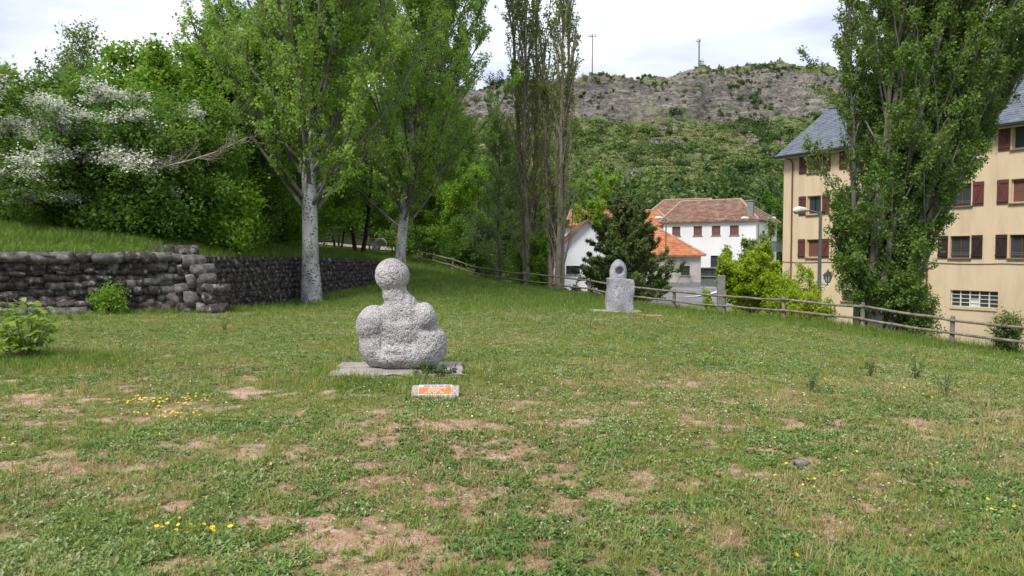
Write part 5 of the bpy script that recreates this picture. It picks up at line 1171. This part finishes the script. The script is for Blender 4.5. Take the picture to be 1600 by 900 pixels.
for q_, (px_, Z_, h_, w_, m_, lb_) in enumerate([(20, 26, 2.0, 2.2, L_dk, 'low dark bush at the left picture edge on the bank'), (95, 24, 1.7, 2.0, L_dk, 'low bush under the hawthorn stems'), (180, 23.6, 1.9, 2.1, L_map, 'leafy bush filling the shade right of the hawthorn stems'),
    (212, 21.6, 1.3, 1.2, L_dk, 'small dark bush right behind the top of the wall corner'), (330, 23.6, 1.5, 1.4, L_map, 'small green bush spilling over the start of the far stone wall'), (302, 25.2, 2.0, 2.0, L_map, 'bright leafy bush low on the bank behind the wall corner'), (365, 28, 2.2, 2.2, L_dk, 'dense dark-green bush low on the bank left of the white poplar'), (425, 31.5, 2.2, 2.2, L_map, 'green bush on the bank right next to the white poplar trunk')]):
    wood(lb_, px_, Z_, h_, w_, 300 + q_, m_, 24000, .05, .14, 4, (1.45, .8), name='leafy_bush')
wood('dark bushy tree beside the white poplar trunk on the terrace', 340, 36, 6.0, 3.6, 69, L_map, 34000, .2)
wood('tree in the gap behind the white poplar, further up the terrace', 450, 42, 11.5, 4.4, 70, L_map, 44000, 1, .16)
wood('tall tree behind both white poplars', 505, 62, 15, 5.2, 71, L_dk, 36000, 1, .22)
wood('tall tree far up the terrace at the left', 365, 52, 15, 4.0, 72, L_dk, 36000, 2, .2)
wood('tree just outside the left picture edge', -90, 25, 3.4, 2.6, 73, L_map, 26000, 1)
# hawthorn with white blossom and a bare leaning branch
def blos(t, C, rng, P3_):
    w = C + np.array(hb); m = (fbm(w[:, 0] * .55, w[:, 1] * .55, w[:, 2] * 2.6, seed=15) > .525) & (C[:, 2] > .9) & (C[:, 2] < 4.4) & (C[:, 0] > -4.6); D_ = C[m]; D_ = np.repeat(D_, 5, 0) + rng.normal(0, .06, (len(D_) * 5, 3)) + [0, 0, .05]
    leafmesh('blossom', D_, .058, 1.0, M['blossom'], rng, 1.2, parent=t, loc=base_h)
hb = B3(135, 378, 21.8); base_h = hb
def haw_az(rng, sh): return rng.uniform(-2.9, .35, sh)
make_tree('hawthorn', 'hawthorn with flat sprays of white blossom overhanging the stone wall', hb, 3.3, .07, 9, 90, .7, (1.3, .75), (2.9, 1.4), 9, (.3, .8), (.7, 1.3), 4, (.4, 1.0), (.3, .6), 52000, .085, L_dk, M['bark_dark'], 81, up1=-.25, up2=.0, up3=.05, stem_spread=1.5, spread=.10, leafup=1.0, leaf_fn=blos, r1=.4)
# bare dead limb leaning to the right through the maples
dl = thing('dead_branch', 'bare brown dead branch reaching out to the right in front of the maples', 'branch', at(188, 285, 21.0)); rr_ = np.random.default_rng(5)
main = np.array([at(px, py, Z) for px, py, Z in [(185, 290, 21.2), (215, 283, 21), (250, 262, 20.8), (300, 250, 20.6), (345, 235, 20.4), (385, 215, 20.3)]]) - at(188, 285, 21.0)
P1 = main[None]; P2, _ = kids(P1, 26, .15, 1, (.2, .7), (.5, 1.4), .15, 5, rr_, .5); P3b, _ = kids(P2, 5, .1, 1, (.3, .9), (.2, .5), .0, 3, rr_, .5)
VV, QQ, off = [], [], 0
for v, q_ in (tubes(P1, np.linspace(.045, .012, 6)[None], 6), tubes(P2, np.full((len(P2), 1), .009) * np.linspace(1, .4, 5)[None], 4), tubes(P3b, np.full((len(P3b), 1), .005) * np.array([[1, .7, .4]]), 3)): VV.append(v); QQ.append(q_ + off); off += len(v)
link('limb', mesh_np('limb', np.vstack(VV), np.vstack(QQ), [M['twig_pale']], smooth=True), dl)
# trees beyond the fence, middle
def back(label, px, Z, Ht, wide, seed, leaf, n, ls=.16, h0=.3, stems=3, z=None, tilt=(1.25, .5), name='broadleaf_tree', group=None, cat='tree'):
    p = at(px, 440, Z); p[2] = (float(min(H(p[0], p[1]), 9)) if z is None else z) - .1
    return make_tree(name, label, p, Ht, .16, stems, 30, h0, tilt, (wide, wide * .6), 8, (.35, .9), (wide * .28, wide * .5), 4, (.4, 1.0), (.3, .7), int(n * 1.2), ls * .85, leaf, M['bark_dark'], seed, up1=.3, up2=.25, up3=.1, stem_spread=wide * .35, spread=.16, twig=False, leafup=.6, cat=cat)
back('dark leafy tree behind the first far fence posts', 672, 56, 9.0, 3.8, 101, L_dk, 40000)
back('bright green leafy tree between the second white poplar and the young tree', 722, 54, 8.2, 3.4, 102, L_map, 44000)
back('light green tree behind the young open-crowned tree', 770, 60, 12.0, 3.8, 103, L_map, 42000, .18)
back('dark bush under the trees behind the fence, left of the young tree', 735, 50, 4.2, 2.6, 104, L_dk, 26000, .12)
back('tall tree further back behind the second white poplar', 700, 74, 17, 5.0, 105, L_dk, 40000, .22)
back('tree behind the left Lombardy poplar', 835, 70, 9.5, 3.8, 106, L_dk, 30000, .18)
back('tree between the white poplars, far beyond the path', 600, 70, 13, 5.0, 107, L_map, 40000, .2, z=2.0)
back('tree at the back left of the bent sculpture', 655, 66, 11, 4.4, 108, L_map, 40000, .19, z=1.0)
back('leafy tree above the white gabled house', 930, 84, 12, 3.6, 109, L_map, 26000, .22)
back('yellow-green shrub before the left Lombardy poplar, inside the twigs', 822, 41.5, 2.6, .8, 110, L_map, 6000, .10, name='green_shrub', cat='shrub')
back('leafy tree behind the orange roofs', 985, 100, 11, 3.6, 111, L_dk, 22000, .25)
back('dark green tree on the slope right of the houses', 1222, 104, 13, 4.5, 112, L_dk, 22000, .26)
# pine
pp_ = at(975, 470, 42); pp_[2] = float(H(pp_[0], pp_[1])) - .1
def needles(t, C, rng, P3_): pass
make_tree('pine_tree', 'dark bushy pine tree in front of the white and orange-roofed houses', pp_, 6.0, .16, 1, 74, .3, (1.4, .8), (3.3, .9), 9, (.3, .7), (.6, 1.3), 5, (.3, .8), (.22, .42), 95000, .17, L_pin, M['bark_dark'], 124, up1=.25, up2=.2, up3=.5, aspect=.28, spread=.05, leafup=.1, twig=False, clump=1.2)
# bright shrubs right of the road
def shrub(label, px, py, Z, Ht, wide, seed, leaf, n, ls, tilt=(1.1, .3), stems=6, name='green_shrub', z=None):
    p = at(px, py, Z); p[2] = (float(H(p[0], p[1])) if z is None else z) - .1
    make_tree(name, label, p, Ht, .05, stems, 36, .15, tilt, (wide, wide * .55), 8, (.3, .8), (wide * .3, wide * .55), 4, (.3, .9), (.2, .5), n, ls, leaf, M['bark_dark'], seed, up1=.5, up2=.4, up3=.2, stem_spread=wide * .45, spread=.07, twig=False, leafup=.5, cat='shrub')
shrub('vivid yellow-green rounded shrub behind the fence, right of the road', 1172, 470, 36, 3.2, 2.1, 131, L_bri, 60000, .11)
shrub('pale-tipped tall shrub rising behind the vivid yellow-green one', 1178, 470, 40, 5.3, 1.5, 132, L_pal, 30000, .10, (.8, .2))
shrub('yellowish feathery shrub against the corner of the ochre house', 1236, 470, 33, 2.9, 1.4, 133, L_bri, 17000, .09, (.9, .5))
shrub('low yellow-green shrub along the fence at the foot of the street lamp', 1255, 500, 29.5, 1.7, 1.4, 134, L_bri, 14000, .085, (1.2, .6))
shrub('dark grey-green shrub between the two yellow-green ones', 1212, 480, 36.5, 2.4, 1.2, 135, L_gry, 12000, .08)
shrub('fresh green shrub among the stems of the Lombardy poplars', 845, 452, 40, 3.4, .9, 136, L_map, 9000, .10, (.7, .3))
shrub('low leafy sucker shoots at the right foot of the broad columnar poplar', 1425, 530, 24.4, 2.0, 1.05, 137, L_popR, 9000, .075, (.9, .4))
shrub('small dark juniper growing beyond the fence at the right picture edge', 1573, 560, 20.0, 1.15, .32, 138, L_pin, 5000, .06, (.5, .2))
shrub('small bright fern-like bush at the foot of the stone wall', 170, 490, 18.05, .62, .28, 139, L_map, 3200, .06, (1.0, .4))

# leafy maple seedling bush in the left foreground, every leaf its own piece
mbp = at(42, 562, 10.9); mbp[2] = float(HL(mbp[0], mbp[1])); mbt = thing('maple_bush', 'low bright green maple bush with large lobed leaves, left foreground', 'shrub', mbp)
def lobed(seed):
    r = np.random.default_rng(seed); tips = [(-.95, .15), (-.62, .62), (0, 1.0), (.62, .62), (.95, .15)]; out_ = [(0, 0, 0)]
    V = [(0, 0, 0)]; ring = []
    seq = [(-.25, -.12), (-.95, .12), (-.52, .28), (-.62, .66), (-.24, .55), (0, 1.02), (.24, .55), (.62, .66), (.52, .28), (.95, .12), (.25, -.12)]
    for x_, y_ in seq: V.append((x_ * .5 + r.normal(0, .015), y_ * .5 + r.normal(0, .015), -.10 * abs(x_) - .12 * y_ ** 2 + r.normal(0, .012)))
    me = mesh_np('maple_leaf', np.array(V), np.array([(0, i, i + 1) for i in range(1, len(seq))]), [M['mleaf']], smooth=True, attrs={'tint': ('FLOAT', np.full(len(V), r.uniform(.2, .95)))}); return me
M['mleaf'] = G('large_maple_leaves', (.10, .20, .015), (.20, .32, .022), (.36, .46, .09), .4)
LM = [lobed(i) for i in range(10)]; rm = np.random.default_rng(77); st = MB(); nleaf = 0
for s_ in range(26):
    a_ = rm.uniform(0, 6.28); rad = rm.uniform(.08, .74); hgt = rm.uniform(.35, 1.05) * (1.0 - .35 * rad); tip_ = np.array([rad * math.cos(a_) * 1.1, rad * math.sin(a_) * .7, hgt]); q0 = np.array([tip_[0] * .3, tip_[1] * .3, -.05]); mid_ = (q0 + tip_) / 2 + [0, 0, .08]
    st.tube([q0, mid_, tip_], [.009, .007, .004], 5)
    for j in range(11):
        f = .25 + .75 * j / 10; c = q0 * (1 - f) ** 2 + mid_ * 2 * f * (1 - f) + tip_ * f * f; az_ = rm.uniform(0, 6.28); ext = rm.uniform(.04, .12) * (1.3 - f * .6); p_ = c + np.array([math.cos(az_) * ext, math.sin(az_) * ext, .02]); sz = rm.uniform(.14, .23)
        link('leaf', LM[rm.integers(0, 10)], mbt, p_, (rm.normal(-.15, .3), rm.normal(0, .3), az_ - math.pi / 2), (sz, sz, sz)); nleaf += 1
st.build('stem', M['bark_grey'], mbt)

# weeds by the figure and tall stalks in the lawn
def weed(label, x, y, z, h, n, w, seed, mat, lean=.5, sp=.12, name='weed_tuft'):
    r = np.random.default_rng(seed); V, f = blades(n, h * .4, h, w, sp, lean, r); me = mesh_np(name, V, [f[0][0]], [mat], attrs={'tint': ('FLOAT', r.uniform(0, .7, len(V)))}); tag(link(name, me, None, (x, y, z)), label, 'weed')
def bushy(label, x, y, z, h, wd, n, seed, mat, ls=.03, name='weed', stalks=9):
    r = np.random.default_rng(seed); t = thing(name, label, 'weed', (x, y, z)); k = MB(); C = []
    for i in range(stalks):
        a_ = r.uniform(0, 6.28); e_ = r.uniform(0, .9); hh = h * r.uniform(.5, 1); tp = np.array([math.cos(a_) * wd * e_, math.sin(a_) * wd * e_ * .6, hh]); md = tp * [.4, .4, .55]; k.tube([(0, 0, -.02), md, tp], [.004, .003, .0015], 4)
        f = r.uniform(.1, 1, n // stalks)[:, None]; C.append((md * 2 * f * (1 - f) + tp * f * f) + r.normal(0, .022, (len(f), 3)))
    k.build('stem', M['grass_stem'], t); leafmesh('foliage', np.vstack(C), ls, .4, mat, r, .3, parent=t, clump=.5)
M['grass_stem'] = plain('green_stem', (.08, .12, .03), .7); L_weed = G('weed_leaves', (.035, .075, .02), (.065, .12, .03), (.12, .17, .06), .25); L_grass = G('tall_blades', (.05, .11, .015), (.10, .17, .03), (.2, .24, .07), .3)
zs_ = z1 + .045
bushy('dark weedy plant with upright stalks on the slab, right front of the granite figure', at(672, 583, 9.62)[0], 9.62, zs_, .40, .46, 3200, 1, L_weed, .05, stalks=50)
bushy('small weed at the left front foot of the granite figure', at(588, 583, 9.6)[0], 9.6, zs_, .17, .22, 900, 2, L_weed, .045)
weed('grass tuft growing over the front edge of the concrete slab', at(628, 600, 9.38)[0], 9.38, z1 + .0, .24, 260, .004, 3, L_grass, .6, .20)
weed('grass tuft between the slab and the name plate', at(606, 603, 9.2)[0], 9.2, z1 - .01, .19, 140, .004, 4, L_grass, .6, .16)
for i, (px, py, h, label) in enumerate([(1478, 628, .42, 'tall pale-headed weed stalk in the dry grass, right side of the lawn'), (1360, 590, .30, 'dark small weed in the lawn below the columnar poplar'), (1268, 622, .34, 'white-flecked bushy weed in the middle of the right lawn'),
                                        (1430, 592, .40, 'cluster of tall thin grass stalks near the fence'), (350, 520, .25, 'pale weeds at the left side of the lawn by the wall'), (110, 512, .22, 'dry weeds at the foot of the wall, right of the maple bush')]):
    g_ = ground_at(px, py, -.15 if px > 900 else .05); zz_ = float(HL(g_[0], g_[1])); bushy(label, g_[0], g_[1], zz_, h, .22, 260, 10 + i, L_weed if i in (1, 3) else L_gry, .028, stalks=10)
g_ = ground_at(1268, 622, -.15)
weed('thin dark grass stalks at the lower left of the lawn', ground_at(30, 790)[0], ground_at(30, 790)[1], 0.0, .30, 24, .0015, 8, M['straw2'] if 'straw2' in M else L_grass, .15, .25, 'tall_grass')

# ================================================================ hillside growth
def bushproto(n, r, h, rng, aspect=.8, ls=.32):
    d = rng.normal(size=(n, 3)); d /= np.linalg.norm(d, axis=1, keepdims=True); lumps = rng.normal(0, .45, (6, 3)) * [r, r, h * .5]; C = lumps[rng.integers(0, 6, n)] + d * np.array([r, r, h]) * .55 * rng.uniform(.6, 1, (n, 1)); C[:, 2] = np.abs(C[:, 2] + h * .45)
    nr_ = d + rng.normal(0, .5, (n, 3)); nr_ /= np.linalg.norm(nr_, axis=1, keepdims=True); tv = rng.normal(size=(n, 3)); tv -= (tv * nr_).sum(1, keepdims=True) * nr_; tv /= np.linalg.norm(tv, axis=1, keepdims=True); bv = np.cross(nr_, tv); s = ls * rng.uniform(.6, 1.3, (n, 1))
    V = np.stack([C - tv * s * .5, C + bv * s * aspect * .5, C + tv * s * .5, C - bv * s * aspect * .5], 1).reshape(-1, 3); return V, [(np.arange(4 * n).reshape(n, 4), 0)]
M['scrub'] = leafmat('hillside_scrub', (.04, .08, .02), (.095, .16, .035), (.22, .28, .08), .35, True)
rh = np.random.default_rng(91); protos = [bushproto(170, 1, 1.0, rh, ls=.34) for _ in range(5)] + [bushproto(170, .8, 1.9, rh, ls=.34) for _ in range(2)]
n = 30000; yv = 106 + rh.uniform(0, 1, n) ** .8 * 152; pxv = rh.uniform(560, 1560, n); d1 = fbm(pxv * yv / F * .09, yv * .10, seed=95, o=4); low = 1 - sm((yv - 112) / 50)
rockk = sm((yv - 216) / 6); dens = np.clip((d1 - .47) * 5 + low * 1.3, .02, 1) * (1 - .5 * rockk) + .10 * rockk + .45 * sm((yv - 236) / 8) * (d1 > .48); keep = rh.uniform(size=n) < dens * .55 * (yv / 200) ** .8; keep &= ~((np.abs(pxv - 965) < 45) & (yv > 148) & (yv < 170)); yv, pxv, d1, low, rockk = [q[keep] for q in (yv, pxv, d1, low, rockk)]; n = len(yv)
P_h = np.stack([(pxv - 800) / F * yv, yv, np.array([float(hill_at(a, b)) for a, b in zip(pxv, yv)]) - .25], 1); big = rh.uniform(.35, 1.0, n) ** 1.3 * (1.25 + 1.5 * low) * (1 - .30 * rockk) * (.6 + d1)
tn = np.clip(.42 + 1.6 * (fbm(P_h[:, 0] * .04, yv * .04, seed=96) - .5) + rh.normal(0, .16, n) - .14 * rockk, 0, 1)
scatter('hillside_scrub', protos, [M['scrub']], P_h, rh.integers(0, 7, n), np.stack([big, big, big * rh.uniform(.7, 1.1, n)], 1), np.stack([np.zeros(n), np.zeros(n), rh.uniform(0, 6.28, n)], 1), tn, 'dense green scrub and trees covering the hillside', 'scrub')
# low tufts giving the terraces their grain
n = 46000; yv = 108 + rh.uniform(0, 1, n) * 112; pxv = rh.uniform(620, 1520, n); P_t = np.stack([(pxv - 800) / F * yv, yv, np.array([float(q) for q in hill_at(pxv, yv[0])]) if False else np.zeros(n)], 1)
iy = np.clip(np.searchsorted(ysh, yv) - 1, 0, len(ysh) - 2); jx = ((pxv - pxs[0]) / 5).astype(int); fy_ = (yv - ysh[iy]) / (ysh[iy + 1] - ysh[iy]); fx_ = (pxv - pxs[jx]) / 5
P_t[:, 2] = (ZH[iy, jx] * (1 - fx_) + ZH[iy, jx + 1] * fx_) * (1 - fy_) + (ZH[iy + 1, jx] * (1 - fx_) + ZH[iy + 1, jx + 1] * fx_) * fy_ - .05
M['herb'] = leafmat('hillside_herbs', (.08, .14, .04), (.17, .23, .065), (.33, .34, .16), .3, True); low_p = [bushproto(34, .8, .35, rh, ls=.38) for _ in range(4)]; sc_ = rh.uniform(.5, 1.3, n); tn = np.clip(.5 + 1.8 * (fbm(P_t[:, 0] * .06, yv * .08, seed=97) - .5) + rh.normal(0, .15, n), 0, 1)
keep = rh.uniform(size=n) < .35 + .65 * (fbm(P_t[:, 0] * .2, yv * .3, seed=98) > .47); q = keep
scatter('hillside_herbs', low_p, [M['herb']], P_t[q], rh.integers(0, 4, q.sum()), s3(sc_[q]), np.stack([np.zeros(q.sum()), np.zeros(q.sum()), rh.uniform(0, 6.28, q.sum())], 1), tn[q], 'low herbs and grass on the hillside terraces', 'ground cover')
# single bushes and trees one can pick out on the hill
for i, (px, y_, s_, tn_, hgt, label) in enumerate([(1022, 160, 3.2, .55, 1.5, 'bright green tree left of centre on the middle terraces of the hill'), (985, 182, 3.0, .25, 1.5, 'dark green tree on the hill terrace above the hut'), (962, 196, 2.7, .2, 1.3, 'dark bush at the left of the hill terraces, under the crag'),
        (1063, 178, 2.6, .25, 1.5, 'dark rounded tree in the middle of the green hillside'), (1006, 256, 1.8, .15, 1.4, 'dark bush on the skyline between the two power poles'), (1184, 200, 3.3, .3, 1.5, 'brownish-green tree under the crag near the slate roof'),
        (935, 252, 1.6, .2, 1, 'small bush on the ridge just right of the slim power pole'), (775, 245, 3.0, .1, 1.9, 'dark ridge-top pine left of the Lombardy poplars'), (1262, 254, 1.7, .15, 1.4, 'dark bush on the skyline above the slate roof'), (1050, 222, 3.4, .15, .9, 'dark scrub patch at the foot of the crag')]):
    r = np.random.default_rng(200 + i); t = thing('hillside_tree' if hgt > 1.2 else 'hillside_bush', label, 'tree' if hgt > 1.2 else 'bush', ((px - 800) / F * y_, y_, float(hill_at(px, y_)) - .3)); V, f = bushproto(900, s_ * .8, s_ * hgt * .7, r, ls=.34)
    tt_ = np.clip(tn_ + r.normal(0, .18, 900), 0, 1); link('crown', mesh_np('crown', V, [f[0][0]], [M['scrub1'] if 'scrub1' in M else M.setdefault('scrub1', G('hill_tree_leaves', (.022, .045, .012), (.07, .13, .022), (.15, .22, .05), .3))], attrs={'tint': ('FLOAT', np.repeat(tt_, 4))}), t)
    k = MB(); k.tube([(0, 0, -.4), (0, 0, s_ * .6)], [.14, .08], 6); k.build('trunk', M['bark_dark'], t)
